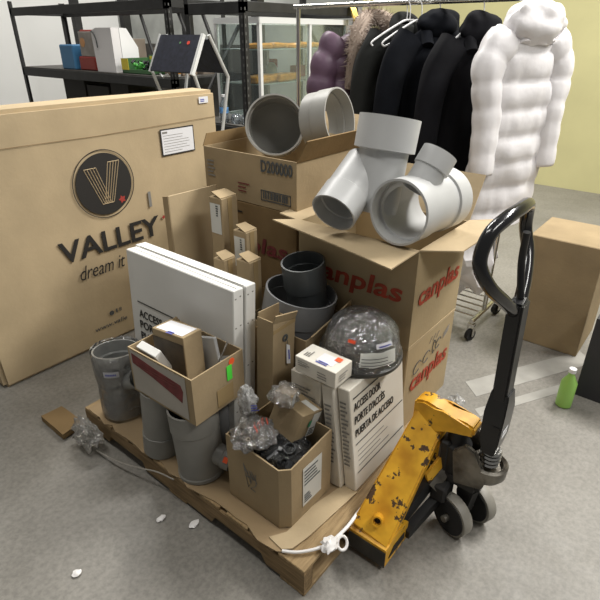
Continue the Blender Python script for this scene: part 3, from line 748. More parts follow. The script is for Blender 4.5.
tall('second tallest narrow brown carton with a white label, right of the tallest one', .566, .752, .86, .066, .072, m=CARD)
tall('short narrow brown carton, left of the two unlabelled ones behind the white doors', .452, .765, .775, .066, .06, lbl=False, m=CARD)
tall('short narrow brown carton, right of the two unlabelled ones behind the white doors', .474, .648, .79, .066, .072, lbl=False, m=CARD)

# folded panel of cardboard behind
t = Thing('folded_cardboard', 'large folded cardboard panel standing behind the tall narrow cartons', 'cardboard', (.55, 1.13, PZ + .004))
bm = bmesh.new()
prism(bm, [(.505, .13), (.985, .13), (.985, .30), (.895, .945), (.505, .951)], 1.135, 1.142, 'xz')
t.part('front_face', bm, CARD3, world=True)
t.part('folded_edge', slab(bmesh.new(), [(.505, 1.135, .13), (.505, 1.135, .951), (.515, 1.185, .94), (.515, 1.185, .13)], .005), CARD, world=True)

# ------------------------------------------------------------------ pallet jack
t = Thing('pallet_jack', 'worn yellow hand pallet jack with black handle beside the wooden pallet', 'pallet jack', (.56, -.1, 0))
JC = .56
for s in (-1, 1):
    x0, x1 = (JC - .33, JC - .19) if s < 0 else (JC + .19, JC + .33)
    t.part('fork', box(x0 + .012, x1 - .0, -.012, .98, .052, .098, bev=.006), YEL, world=True)
def strut(s):
    # inclined box beam from a fork heel to the head
    X = lambda v: JC + s * v
    bm = bmesh.new()
    lo = [(X(-.33), -.012, .125), (X(-.33), -.150, .105)]; hi = [(X(-.015), -.060, .448), (X(-.015), -.150, .375)]
    if s > 0: lo, hi = lo, hi
    tp = [Vector(lo[0]), Vector(lo[1]), Vector(hi[1]), Vector(hi[0])]
    nrm = (tp[1] - tp[0]).cross(tp[3] - tp[0]).normalized()
    if nrm.z > 0: nrm = -nrm
    a = [bm.verts.new(p) for p in tp]; b = [bm.verts.new(p + nrm * .050) for p in tp]
    bm.faces.new(a); bm.faces.new(b[::-1])
    for i in range(4): bm.faces.new((a[i], a[(i + 1) % 4], b[(i + 1) % 4], b[i]))
    bmesh.ops.bevel(bm, geom=bm.edges[:], offset=.006, segments=2, affect='EDGES')
    o = t.part('frame_strut', bm, YEL, world=True, smooth=True)
    return tp, nrm
strut(-1)
tp, nrm = strut(1)
# heel box with its dark end and slotted side
bm = bmesh.new()
prism(bm, [(JC - .335, .030), (JC - .19, .030), (JC - .19, .105), (JC - .26, .130), (JC - .335, .105)], -.150, -.012, 'xz')
t.part('fork_heel', bm, YEL, world=True)
bm = bmesh.new(); bx(bm, JC - .338, JC - .3352, -.150, -.010, .028, .095); t.part('heel_end_plate', bm, mat('heel_end_dark', (.035, .03, .022), .6, var=.4, scale=12), world=True)  # end face in a mottled near-black brown
bm = bmesh.new(); prism(bm, [(JC - .315, .052), (JC - .215, .050), (JC - .215, .078), (JC - .285, .082)], -.1525, -.1495, 'xz'); t.part('heel_slot', bm, INK, world=True)
bm = bmesh.new(); prism(bm, [(JC + .335, .030), (JC + .19, .030), (JC + .19, .105), (JC + .26, .130), (JC + .335, .105)], -.150, -.012, 'xz')
t.part('fork_heel', bm, YEL, world=True)
# stub tube on the strut
c = tp[0].lerp(tp[3], .15).lerp(tp[1].lerp(tp[2], .15), .50)
bm = pipe(bmesh.new(), c + nrm * .01, c - nrm * .018 + Vector((-.016, -.010, .004)), .0175, .005, 24); t.part('stub_tube', bm, YEL, world=True, smooth=True)
bm = lathe(bmesh.new(), [(.0105, 0), (.0105, .002), (.001, .002), (.001, 0)], c - nrm * .006 + Vector((-.007, -.005, .002)), -nrm, 16); t.part('tube_bore', bm, INK, world=True)
# head block reaching over the pump
bm = bmesh.new()
prof = [(-.045, .37), (-.045, .462), (-.08, .476), (-.12, .470), (-.15, .458), (-.235, .458), (-.258, .448), (-.258, .415), (-.235, .405), (-.17, .405), (-.14, .37)]
lo = [bm.verts.new((JC - .030, a, b)) for a, b in prof]; hi = [bm.verts.new((JC + .04, a, b)) for a, b in prof]
bm.faces.new(lo); bm.faces.new(hi[::-1])
for i in range(len(prof)): bm.faces.new((lo[i], lo[(i + 1) % len(prof)], hi[(i + 1) % len(prof)], hi[i]))
bmesh.ops.bevel(bm, geom=bm.edges[:], offset=.008, segments=2, affect='EDGES')
t.part('head_block', bm, YEL, world=True, smooth=True)
# pump unit
PX, PY = .590, -.270
bm = lathe(bmesh.new(), [(.04, .20), (.048, .215), (.048, .33), (.036, .345), (.03, .385), (.001, .388), (.001, .20)], (PX - .005, PY + .075, 0), Z_, 32); t.part('pump_cylinder', bm, BLKM, world=True, smooth=True)
bm = lathe(bmesh.new(), [(.016, .38), (.016, .42), (.001, .421), (.001, .38)], (PX - .005, PY + .075, 0), Z_, 20); t.part('pump_ram', bm, CHROME, world=True, smooth=True)
bm = bmesh.new(); bx(bm, PX - .055, PX + .05, PY - .035, PY + .13, .175, .235, bev=.015, seg=2); t.part('pump_base', bm, BLKM, world=True, smooth=True)
# cast fork that carries the handle pivot
bm = bmesh.new()
for s in (-1, 1):
    prism(bm, [(PY + .05, .20), (PY + .07, .33), (PY + .03, .375), (PY - .005, .36), (PY - .03, .30), (PY - .055, .27), (PY - .04, .225)], PX + s * .052 - .009, PX + s * .052 + .009, 'yz')
bmesh.ops.bevel(bm, geom=bm.edges[:], offset=.004, segments=2, affect='EDGES')
t.part('pivot_casting', bm, STEEL, world=True, smooth=True)
bm = lathe(bmesh.new(), [(.045, .240), (.060, .262), (.062, .300), (.055, .306), (.046, .300), (.042, .285), (.001, .285), (.001, .240)], (PX, PY - .035, 0), Z_, 36); t.part('cup', bm, STEEL, world=True, smooth=True)
bm = bmesh.new()
for k in range(4): lathe(bm, [(.030, 0), (.034, .006), (.030, .012), (.001, .012), (.001, 0)], (PX, PY - .035, .300 + .0155 * k), Z_, 28)
t.part('spring', bm, CHROME, world=True, smooth=True)
bm = bmesh.new(); bmesh.ops.create_uvsphere(bm, u_segments=20, v_segments=12, radius=.016, matrix=Matrix.Translation((PX, PY - .035, .37))); t.part('release_knob', bm, CHROME, world=True, smooth=True)
# wheels
wd = Vector((.92, -.34, 0)).normalized(); wc = Vector((.570, -.262, .076))
for s in (-1, 1):
    c = wc + wd * (.058 * s - .021)
    w = t.part('steer_wheel', lathe(bmesh.new(), [(.026, 0), (.058, .001), (.068, .003), (.074, .003), (.076, .008), (.076, .036), (.074, .041), (.068, .042), (.058, .042), (.026, .042)], c, wd, 48), TREAD, world=True, smooth=True)
    t.part('wheel_hub', lathe(bmesh.new(), [(.010, -.002), (.066, -.0015), (.066, .0435), (.010, .044)], c, wd, 40), RUB, world=True, parent=w, smooth=True)
t.part('axle', tube(bmesh.new(), [wc - wd * .10, wc + wd * .10], .012, 16), STEEL, world=True, smooth=True)
bm = bmesh.new(); prism(bm, [(-.02, .075), (.02, .075), (.035, .18), (-.035, .18)], -.016, .016, 'yz'); bm.transform(Matrix.Translation(wc - Vector((0, 0, .076))) @ Matrix.Rotation(math.atan2(wd.y, wd.x), 4, 'Z')); t.part('wheel_yoke', bm, BLKM, world=True)
# push rods and lower linkage
for s in (-1, 1):
    t.part('push_rod', tube(bmesh.new(), [(PX + s * .04, -.15, .17), (JC + s * .24, -.095, .085), (JC + s * .26, .05, .075)], .014, 10), BLKM, world=True, smooth=True)
bm = bmesh.new(); slab(bm, [(PX - .06, -.135, .235), (JC - .225, -.10, .105), (JC - .225, -.10, .060), (PX - .06, -.135, .150)], .03); t.part('linkage_plate', bm, BLKM, world=True)
bm = bmesh.new(); bx(bm, PX - .055, PX + .055, -.19, -.15, .20, .35, bev=.01); t.part('pump_back_plate', bm, BLKM, world=True)
t.part('tie_rod', slab(bmesh.new(), [(JC - .20, -.135, .045), (PX - .02, -.175, .105), (PX - .02, -.175, .15), (JC - .20, -.135, .075)], .03), BLKM, world=True)
t.part('valve_block', box(PX - .10, PX - .02, -.215, -.16, .12, .19, bev=.008), BLKM, world=True)
t.part('link_lever', slab(bmesh.new(), [(PX - .11, -.16, .19), (PX - .05, -.175, .235), (PX - .045, -.20, .215), (PX - .10, -.185, .165)], .012), STEEL, world=True)
t.part('yellow_bracket', slab(bmesh.new(), [(PX - .12, -.15, .235), (PX - .055, -.165, .275), (PX - .055, -.175, .235), (PX - .115, -.16, .20)], .012), YEL, world=True)
# handle
HX, HY = .583, -.302
bm = bmesh.new()
prof = [(.028, .40), (.052, .43), (.050, .55), (.030, .60), (.030, .92)]
def sq(bm, secs):
    rings = []
    for (cx, cy, hx, hy, z) in secs: rings.append([bm.verts.new((cx + a * hx, cy + b * hy, z)) for a, b in ((-1, -1), (1, -1), (1, 1), (-1, 1))])
    for k in range(len(rings) - 1):
        for i in range(4): bm.faces.new((rings[k][i], rings[k][(i + 1) % 4], rings[k + 1][(i + 1) % 4], rings[k + 1][i]))
    bm.faces.new(rings[0]); bm.faces.new(rings[-1])
sq(bm, [(HX + .004, HY - .004, .045, .018, .365), (HX + .004, HY, .050, .030, .42), (HX + .002, HY, .047, .032, .53), (HX, HY, .030, .028, .585), (HX, HY, .030, .026, .60)])
bmesh.ops.bevel(bm, geom=bm.edges[:], offset=.004, segments=2, affect='EDGES')
t.part('handle_yoke', bm, BLK, world=True, smooth=True)
bm = bmesh.new(); sq(bm, [(HX, HY, .033, .022, .56), (HX - .003, HY + .010, .033, .022, .90)])
bmesh.ops.bevel(bm, geom=bm.edges[:], offset=.006, segments=2, affect='EDGES')
t.part('handle_pole', bm, BLK, world=True, smooth=True)
l = t.part('handle_label', patch(bmesh.new(), (HX - .0465, HY - .004, .455), -Y_, Z_, .022, .034), BLKM, world=True)
bm = bmesh.new(); patch(bm, (HX - .03, HY - .0315, .440), X_, Z_, .045, .010); patch(bm, (HX - .03, HY - .0315, .456), X_, Z_, .045, .012)
t.part('label_stripe', bm, PAPER, world=True)
LXc = HX - .003
lp = [(LXc - .005, HY + .010, .86), (LXc - .08, HY + .026, .92), (LXc - .15, HY + .052, .985), (LXc - .172, HY + .078, 1.05), (LXc - .145, HY + .075, 1.115), (LXc - .08, HY + .062, 1.143), (LXc, HY + .055, 1.15)]
lp = lp + [(2 * LXc - x, y, z) for x, y, z in reversed(lp[:-1])]
t.part('grip_loop', tube(bmesh.new(), cr(lp, 6), .0185, 20), mat('gloss_black', (.012, .012, .013), .16, spec=.6), world=True, smooth=True)
t.part('control_lever', tube(bmesh.new(), cr([(LXc + .01, HY + .01, .90), (LXc + .02, HY + .03, 1.0), (LXc + .01, HY + .03, 1.09)], 5), .010, 12), BLK, world=True, smooth=True)

# small tuft of film behind the jack
single('film_scrap', blob((1.13, .02, .045), (.045, .04, .042), 71, .5, sub=3), bagw, 'wispy clear film tuft on the floor behind the yellow jack frame', 'plastic film', smooth=True)

# ------------------------------------------------------------------ clothes rack and coats
RX, RY0, RY1, RZ = 1.95, .22, 1.62, 1.70
t = Thing('clothes_rack', 'chrome rolling clothes rack loaded with winter coats', 'clothes rack', (RX, .9, 0))
for y in (RY0, RY1):
    t.part('upright', tube(bmesh.new(), [(RX, y, .125), (RX, y, RZ)], .0125, 16), CHROME, world=True, smooth=True)
    f = t.part('foot_bar', tube(bmesh.new(), [(RX - .18, y, .12), (RX + .24, y, .12)], .0135, 16), CHROME, world=True, smooth=True)
    for x in (RX - .17, RX + .23):
        cs = t.part('caster', lathe(bmesh.new(), [(.012, -.012), (.034, -.011), (.034, .011), (.012, .012)], (x, y, .035), (.35, 1, 0), 28), RUB, world=True, smooth=True)
        bm = bmesh.new(); bx(bm, x - .012, x + .012, y - .02, y - .016, .03, .10); bx(bm, x - .012, x + .012, y + .016, y + .02, .03, .10); bx(bm, x - .014, x + .014, y - .02, y + .02, .095, .108)
        t.part('caster_fork', bm, CHROME, world=True, parent=cs)
t.part('top_rail', tube(bmesh.new(), [(RX, RY0 - .03, RZ), (RX, RY1 + .03, RZ)], .0135, 16), CHROME, world=True, smooth=True)
for k in range(6):
    x = RX - .17 + .07 * k
    t.part('shelf_bar', tube(bmesh.new(), [(x, RY0 - .0, .155), (x, RY1, .155)], .005, 8), CHROME, world=True, smooth=True)
for k in range(3):
    t.part('shelf_bar', tube(bmesh.new(), [(RX - .19, RY0 + .35 * (k + 1), .148), (RX + .21, RY0 + .35 * (k + 1), .148)], .005, 8), CHROME, world=True, smooth=True)

NAVY = mat('black_fabric', (.006, .007, .010), .9, var=.3, scale=6, bump=.3, bscale=14, spec=.15)
BLK2 = mat('black_nylon', (.007, .007, .009), .8, var=.3, scale=5, bump=.35, bscale=10, spec=.12)
CHAR = mat('charcoal_fabric', (.018, .019, .018), .9, var=.2, scale=6, bump=.3, bscale=12, spec=.2)
PURP = mat('purple_nylon', (.115, .066, .105), .5, var=.15, scale=6, bump=.3, bscale=16, spec=.45)
WHT = mat('white_nylon', (.80, .78, .79), .45, var=.03, scale=6, bump=.35, bscale=14, spec=.4)

def garment(bm, c, w, d, z1, z0, puff=0, ph=.09, seed=0, top=.45, nseg=56, hem=1.1, neck=.22):
    """body: rings from shoulder z1 to hem z0, w half width in X, d half depth in Y"""
    rings = []; N = 60
    for k in range(N + 1):
        f = k / N; z = z1 + (z0 - z1) * f
        sh = min(1.0, neck + (1 - neck) * (f / .10) ** .7) if f < .10 else 1.0
        a = w * sh * (1 + (hem - 1) * f); b = d * (.35 + .65 * min(1, f / .14)) * (1 + .25 * f)
        pf = 1 + (puff * (abs(math.sin(PI * (z1 - z) / ph)) ** .4 - .5) if puff else 0)
        rg = []
        for i in range(nseg):
            th = 2 * PI * i / nseg; ct, st = math.cos(th), math.sin(th)
            x = a * math.copysign(abs(ct) ** .75, ct); y = b * math.copysign(abs(st) ** .75, st)
            x *= 1 + .25 * (pf - 1); y += (math.copysign(abs(st) ** .5, st)) * (pf - 1) * .16
            nz = noise.noise(Vector((th * 1.6, f * 3.0, seed))) ; nz2 = noise.noise(Vector((th * 5, f * 7, seed + 5)))
            g = (.028 * nz + .012 * nz2) * min(1, f * 4)
            rg.append(bm.verts.new((c[0] + x + g * ct, c[1] + y + g * st, z)))
        rings.append(rg)
    for k in range(N):
        for i in range(nseg): bm.faces.new((rings[k][i], rings[k][(i + 1) % nseg], rings[k + 1][(i + 1) % nseg], rings[k + 1][i]))
    bm.faces.new(rings[0]); bm.faces.new(rings[-1])

def sleeve(bm, pts, r0, r1, puff=0, ph=.09, seed=0, flat=.75):
    pts = cr(pts, 12); n = len(pts); seg = 24; rings = []; L = 0
    for i, p in enumerate(pts):
        if i: L += (p - pts[i - 1]).length
        f = i / (n - 1); r = r0 + (r1 - r0) * f
        if puff: r *= 1 + puff * (abs(math.sin(PI * L / ph)) ** .4 - .5)
        d = (pts[min(n - 1, i + 1)] - pts[max(0, i - 1)]).normalized(); u = d.cross(Y_).normalized(); v = u.cross(d)
        rings.append([bm.verts.new(p + (u * math.cos(2 * PI * k / seg) + v * math.sin(2 * PI * k / seg) * flat) * r * (1 + .12 * noise.noise(Vector((k * .5, f * 4, seed))))) for k in range(seg)])
    for i in range(n - 1):
        for k in range(seg): bm.faces.new((rings[i][k], rings[i][(k + 1) % seg], rings[i + 1][(k + 1) % seg], rings[i + 1][k]))
    bm.faces.new(rings[0]); bm.faces.new(rings[-1])

def coat(label, y, m, w, d, z1, z0, puff=0, ph=.09, seed=0, name='coat', collar=True, slen=.6, sx=0, rz=0, splay=.10):
    M = frame((RX + sx, y, z0), rz=rz)
    t = Thing(name, label, 'coat', M=M, group='winter coats on the rolling rack')
    t.part('body', (lambda b: (garment(b, (0, 0), w, d, z1 - z0, 0, puff, ph, seed), b)[1])(bmesh.new()), m, smooth=True, auto=80)
    for s in (-1, 1):
        bm = bmesh.new(); zs = z1 - z0 - .07
        sleeve(bm, [(s * (w * .72), 0, zs), (s * (w + .035), -.012, zs - .12), (s * (w + splay * .75), -.03, zs - slen * .55), (s * (w + splay * .9), -.055, zs - slen)], .085, .06, puff * 1.2, ph * .85, seed + s)
        t.part('sleeve', bm, m, smooth=True, auto=80)
    if collar:
        bm = bmesh.new(); tube(bm, cr([(-w * .42, -.055, z1 - z0 - .10), (-w * .30, .02, z1 - z0 + .005), (0, .05, z1 - z0 + .03), (w * .30, .02, z1 - z0 + .005), (w * .42, -.055, z1 - z0 - .10)], 8), .032, 14, rads=None)
        t.part('collar', bm, m, smooth=True)
    return t

# hangers
def hanger(y, lab, x=RX, zt=RZ + .012, w=.20, drop=.0, rz=0):
    bm = bmesh.new(); r = .005
    hk = [(.02, 0, -.012), (.022, 0, .006), (.012, 0, .018), (-.004, 0, .018), (-.014, 0, .008), (-.014, 0, -.01), (-.004, 0, -.03), (0, 0, -.06), (0, 0, -.09)]
    tube(bm, cr(hk, 4), .0028, 8)
    tube(bm, cr([(-w, 0, -.185), (-w * .55, 0, -.135), (0, 0, -.092), (w * .55, 0, -.135), (w, 0, -.185)], 5), r, 8)
    for s in (-1, 1): tube(bm, cr([(s * w, 0, -.185), (s * (w + .015), 0, -.20), (s * (w - .0), 0, -.212), (s * (w - .03), 0, -.20)], 4), r * .9, 8)
    single('coat_hanger', bm, WPLA, lab, 'hanger', 'white plastic hangers on the rack', smooth=True, M=frame((x, y, zt), rz=rz))

CO = [
 ('purple quilted puffer coat with fur-trimmed hood, leftmost on the rolling rack', 1.115, PURP, .22, .075, 1.585, .62, .34, .125, 1),
 ('dark charcoal coat hanging next to the purple puffer', .885, CHAR, .18, .045, 1.60, .66, 0, .1, 2),
 ('black hooded coat in the middle of the rolling rack', .70, NAVY, .20, .055, 1.60, .55, 0, .1, 3),
 ('black coat hanging just left of the white puffer', .475, BLK2, .20, .055, 1.575, .50, 0, .1, 4),
 ('long white quilted puffer coat, rightmost on the rolling rack', .25, WHT, .20, .06, 1.61, .66, .15, .125, 5)]
for i, (lab, y, m, w, d, z1, z0, pf, ph, sd_) in enumerate(CO):
    t = coat(lab, y, m, w, d, z1, z0, pf, ph, sd_, collar=(i not in (0,)), splay=(.10, .10, .10, .10, .03)[i], rz=(-34, -32, -34, -30, -22)[i])
    hanger(y, ('white hanger inside the purple puffer', 'white hanger inside the charcoal coat', 'white hanger inside the middle black coat', 'white hanger inside the black coat left of the white puffer', 'white hanger inside the white puffer')[i], w=.15, rz=-33)
    if i == 0:
        random.seed(4)
        core = cr([(-.13, -.10, z1 - z0 - .30), (-.12, -.11, z1 - z0 - .12), (-.09, -.08, z1 - z0 + .0), (0, -.02, z1 - z0 + .05), (.09, -.06, z1 - z0 + .02), (.10, -.10, z1 - z0 - .12), (.07, -.10, z1 - z0 - .28)], 8)
        h = t.part('hood', tube(bmesh.new(), core, .04, 16), mat('fur_base', (.33, .26, .21), .9), smooth=True)
        for nm, cl, cnt in (('fur_trim', (.50, .42, .36), 1500), ('dark_fur', (.19, .14, .11), 700)):
            bm = bmesh.new()
            for _ in range(cnt):
                p = random.choice(core); dv = Vector([random.gauss(0, 1) for _ in range(3)]).normalized(); q = p + dv * .035
                dv = (dv + Vector((0, -.1, -.4))).normalized(); u, v, _d = basis(dv); L = random.uniform(.025, .05); rr = .0022
                tip = bm.verts.new(q + dv * L); bs = [bm.verts.new(q + (u * math.cos(a) + v * math.sin(a)) * rr) for a in (0, 2.1, 4.2)]
                for k in range(3): bm.faces.new((bs[k], bs[(k + 1) % 3], tip))
            t.part(nm, bm, mat(nm, cl, .9), parent=h)
    if i in (2, 3):
        bm = blob((-.0, -.0, z1 - z0 + .0), (.115, .065, .075), 40 + i, .22, sub=4, crease=False, freq=1.5); t.part('hood', bm, m, smooth=True)
    if i == 4:
        bm = blob((-.0, -.03, z1 - z0 - .01), (.17, .085, .10), 47, .22, sub=4, crease=False, freq=2); t.part('hood', bm, m, smooth=True)
hanger(.84, 'empty white hanger poking out in front of the charcoal coat', x=1.90, w=.19, rz=-36)
hanger(.775, 'empty white hanger poking out at the shoulder of the middle black coat', x=1.90, w=.19, rz=-36)
# bunched white hem lying lower
t = Thing('coat', 'crumpled white coat lying over the rack shelf below the white puffer', 'coat', (1.93, .45, .16))
t.part('body', blob((1.93, .43, .44), (.20, .22, .27), 61, .35, sub=4), WHT, world=True, smooth=True)

# ------------------------------------------------------------------ brown plank-like carton and dark item at right
t = Thing('tall_carton', 'tall brown carton standing behind the handle at the right', 'box', (1.98, -.05, 0))
t.part('body', box(1.97, 2.35, -.30, .06, 0, .62, bev=.004), CARD, world=True)
single('storage_bin', prism(bmesh.new(), [(1.62, -.62), (1.95, -.62), (1.95, -.38), (1.62, -.38)], 0, .42), mat('dark_bin', (.03, .03, .035), .5), 'dark storage bin on the floor right of the jack handle', 'bin')
t = Thing('bottle', 'pale green plastic bottle on the floor right of the jack handle', 'bottle', (1.50, -.36, 0))
t.part('body', lathe(bmesh.new(), [(.03, 0), (.035, .005), (.035, .13), (.014, .17), (.014, .185), (.001, .185), (.001, 0)], (1.50, -.36, 0), Z_, 28), mat('green_bottle', (.30, .55, .12), .3), world=True, smooth=True)
t.part('cap', lathe(bmesh.new(), [(.016, .185), (.016, .205), (.001, .206), (.001, .185)], (1.50, -.36, 0), Z_, 20), WPLA, world=True, smooth=True)

# ------------------------------------------------------------------ black shelving and display cabinet
def holes(t, x, y, z0, z1, m, p):
    z = z0
    while z < z1 - .02:
        t.part('slot_hole', box(x - .0012, x, y + .012, y + .022, z, z + .018), m, world=True, parent=p)
        t.part('slot_hole', box(x + .012, x + .022, y - .0012, y, z, z + .018), m, world=True, parent=p)
        z += .05
def shelving(label, x0, x1, y0, y1, zs, top, decks, braces=()):
    t = Thing('shelving_unit', label, 'shelf', (x0, y0, 0))
    for (x, y) in ((x0, y0), (x1, y0), (x0, y1), (x1, y1)):
        bm = bmesh.new(); sx = 1 if x == x0 else -1; sy = 1 if y == y0 else -1
        bx(bm, min(x, x + sx * .045), max(x, x + sx * .045), min(y, y + sy * .004), max(y, y + sy * .004), 0, top)
        bx(bm, min(x, x + sx * .004), max(x, x + sx * .004), min(y, y + sy * .045), max(y, y + sy * .045), 0, top)
        p = t.part('post', bm, BLKM, world=True)
        if x == x0 and y == y0:
            holes(t, x0, y0, 1.0, top, mat('slot_grey', (.10, .10, .095), .6), p)
    for z in zs:
        for (a, b, c, d) in ((x0, x0 + .025, y0, y1), (x1 - .025, x1, y0, y1)): t.part('beam', box(a, b, c, d, z - .075, z, bev=.004), BLKM, world=True)
        for (a, b, c, d) in ((x0, x1, y0, y0 + .025), (x0, x1, y1 - .025, y1)): t.part('beam', box(a, b, c, d, z - .065, z, bev=.004), BLKM, world=True)
    for z in decks: t.part('deck', box(x0 + .01, x1 - .01, y0 + .01, y1 - .01, z + .001, z + .012), mat('shelf_deck', (.10, .095, .085), .7, var=.2), world=True)
    for (p, q) in braces: t.part('brace', tube(bmesh.new(), [p, q], .016, 8), BLKM, world=True)
    return t
shelving('black steel shelving at left holding the white machine and coloured crates', 2.06, 2.66, 3.00, 5.6, (1.80, 1.235, .62), 1.86, (1.235, .62),
         braces=(((2.66, 3.05, 1.25), (2.66, 3.30, 1.75)), ((2.66, 3.35, 1.25), (2.66, 3.62, 1.75)), ((2.66, 4.2, 1.78), (2.66, 4.0, 1.25))))
shelving('black steel shelving bay carrying the glass display cabinet', 2.06, 3.45, 2.19, 2.80, (1.755, .93, .40), 1.86, (.93, .40), braces=(((3.44, 2.22, .95), (3.44, 2.78, 1.7)), ((2.10, 2.78, 1.0), (2.6, 2.78, 1.62))))

t = Thing('storage_rack', 'tall dark storage rack standing far behind the black shelving', 'shelf', (3.9, 5.0, 0))
for y in (3.6, 4.75, 6.0, 7.2):
    t.part('upright', box(3.7, 3.80, y, y + .10, 0, 2.6), BLKM, world=True)
for z in (1.05, 2.05):
    t.part('beam', box(3.70, 3.74, 3.6, 7.3, z, z + .12), BLKM, world=True)
t.part('dark_backing', box(3.82, 3.86, 3.6, 7.3, 0, 1.45), mat('dark_backing_tone', (.10, .095, .085), .8, var=.3, scale=3), world=True)  # dark sheet added to keep the background behind the shelving dark
GL = film('cabinet_glass', tint=(.80, .85, .84), body=.07, rough=.03, white=(.45, .50, .50), bscale=2, gl=.2, bump=0.0)
CX0, CX1, CY0, CY1, CZ0, CZ1 = 2.25, 3.36, 2.225, 2.70, .945, 1.665
t = Thing('display_cabinet', 'glass display cabinet with white aluminium frame on the black shelving', 'cabinet', (CX0, CY0, CZ0))
f = .026
for (x, y) in ((CX0, CY0), (CX1 - f, CY0), (CX0, CY1 - f), (CX1 - f, CY1 - f), (2.83, CY0)): t.part('frame_post', box(x, x + f, y, y + f, CZ0, CZ1 - .03), ALUW, world=True)
for z in (CZ0, CZ1 - .04):
    bm = bmesh.new(); bx(bm, CX0, CX1, CY0 - .004, CY0 + f, z, z + .04); bx(bm, CX0, CX1, CY1 - f, CY1, z, z + .04); bx(bm, CX0 - .004, CX0 + f, CY0, CY1, z, z + .04); bx(bm, CX1 - f, CX1, CY0, CY1, z, z + .04)
    t.part('frame_rail', bm, ALUW, world=True)
t.part('base_panel', box(CX0 + .02, CX1 - .02, CY0 + .02, CY1 - .02, CZ0 + .002, CZ0 + .012), ALUW, world=True)
t.part('glass_pane', box(CX0 + .004, CX0 + .008, CY0 + f, CY1 - f, CZ0 + .04, CZ1 - .04), GL, world=True)
for a, b in ((CX0 + f, 2.83), (2.83 + f, CX1 - f)): t.part('sliding_door', box(a, b, CY0 + .008, CY0 + .012, CZ0 + .04, CZ1 - .04), GL, world=True)
for z in (1.21, 1.45): t.part('glass_shelf', box(CX0 + .03, CX1 - .03, CY0 + .05, CY1 - .03, z, z + .006), mat('glass_edge', (.45, .52, .50), .2), world=True)
t.part('shelf_upright', box(2.72, 2.745, CY1 - .05, CY1 - .03, CZ0 + .05, CZ1 - .05), BLKM, world=True)
ORP = mat('orange_package', (.72, .32, .06), .35, var=.3, scale=20)
random.seed(9)
labs = ['orange snack packet, leftmost on the upper cabinet shelf', 'orange snack packet, second on the upper cabinet shelf', 'orange snack packet, third on the upper cabinet shelf', 'orange snack packet, rightmost on the upper cabinet shelf',
        'orange snack packet, leftmost on the lower cabinet shelf', 'orange snack packet, second on the lower cabinet shelf', 'orange snack packet, third on the lower cabinet shelf', 'orange snack packet, rightmost on the lower cabinet shelf']
for k in range(8):
    up = k < 4; j = k % 4; x = (2.40 + .22 * j) if up else (2.36 + .14 * j); z = 1.456 if up else 1.216
    yk = 2.40 if k % 2 else 2.36
    bm = jitter(subdiv(box(x - .085, x + .085, yk - .06, yk + .08, z + .001, z + (.04 if up else .055), bev=.012), 2), .008, 12, k)
    for q in bm.verts: q.co.z = max(q.co.z, z + .001)
    o = single('snack_packet', bm, ORP, labs[k], 'packet', 'orange packets in the cabinet', smooth=True)
bm = lathe(bmesh.new(), [(.04, 0), (.045, .01), (.045, .10), (.02, .13), (.001, .13), (.001, 0)], (2.74, 2.56, 1.217), Z_, 20); single('jar', bm, mat('milky_jar', (.55, .58, .52), .3), 'squat pale jar on the lower cabinet shelf behind the packets', 'jar', smooth=True)
bm = lathe(bmesh.new(), [(.018, 0), (.018, .06), (.001, .06), (.001, 0)], (2.46, 2.50, 1.272), Z_, 16)
t = Thing('gift_bag', 'small red and white bag near the middle of the cabinet', 'bag', (2.84, 2.5, 1.217))
t.part('body', box(2.80, 2.86, 2.60, 2.64, 1.217, 1.30, bev=.003), WPLA, world=True); t.part('red_top', box(2.795, 2.865, 2.595, 2.645, 1.301, 1.37, bev=.008), mat('bag_pink', (.50, .06, .06), .5), world=True)
single('small_carton', box(3.05, 3.20, 2.56, 2.62, 1.217, 1.31, bev=.003), mat('magenta_box', (.32, .04, .08), .5), 'dark pink small box standing at the right of the lower cabinet shelf', 'box')
random.seed(12)
for k in range(6):
    x = 2.95 + .065 * k
    single('glass_tumbler', lathe(bmesh.new(), [(.02, 0), (.026, .09), (.023, .09), (.017, .006), (.001, .006), (.001, 0)], (x, 2.36 + .03 * (k % 2), CZ0 + .013), Z_, 18), mat('pale_glass', (.62, .66, .66), .15), 'clear tumbler standing on the floor of the display cabinet', 'glass', 'tumblers in the cabinet', smooth=True)

t = Thing('water_bottle', 'clear plastic water bottle with blue label, left of the display cabinet', 'bottle', (2.115, 2.50, .943))
WB = film('bottle_plastic', tint=(.88, .92, .95), body=.18, rough=.05, white=(.65, .72, .78), bscale=12, gl=.45)
t.part('body', lathe(bmesh.new(), [(.028, 0), (.033, .008), (.033, .12), (.030, .14), (.013, .175), (.013, .185), (.001, .185), (.001, 0)], (0, 0, .0), Z_, 32), WB, smooth=True)
t.part('label_band', lathe(bmesh.new(), [(.0338, .07), (.0345, .07), (.0345, .112), (.0338, .112)], (0, 0, 0), Z_, 32), mat('blue_label', (.12, .30, .60), .4, var=.5, scale=30), smooth=True)
t.part('cap', lathe(bmesh.new(), [(.015, .186), (.015, .203), (.001, .203), (.001, .186)], (0, 0, 0), Z_, 24), WPLA, smooth=True)
for k, (x, y) in enumerate(((2.14, 2.40), (2.15, 2.30))):
    single('glass_jar', lathe(bmesh.new(), [(.035, 0), (.038, .01), (.038, .05), (.030, .06), (.030, .068), (.001, .068), (.001, 0)], (x, y, .943), Z_, 24), WB, ('low clear jar beside the water bottle', 'low clear jar nearest the black corner post')[k], 'jar', 'clear jars by the water bottle', smooth=True)

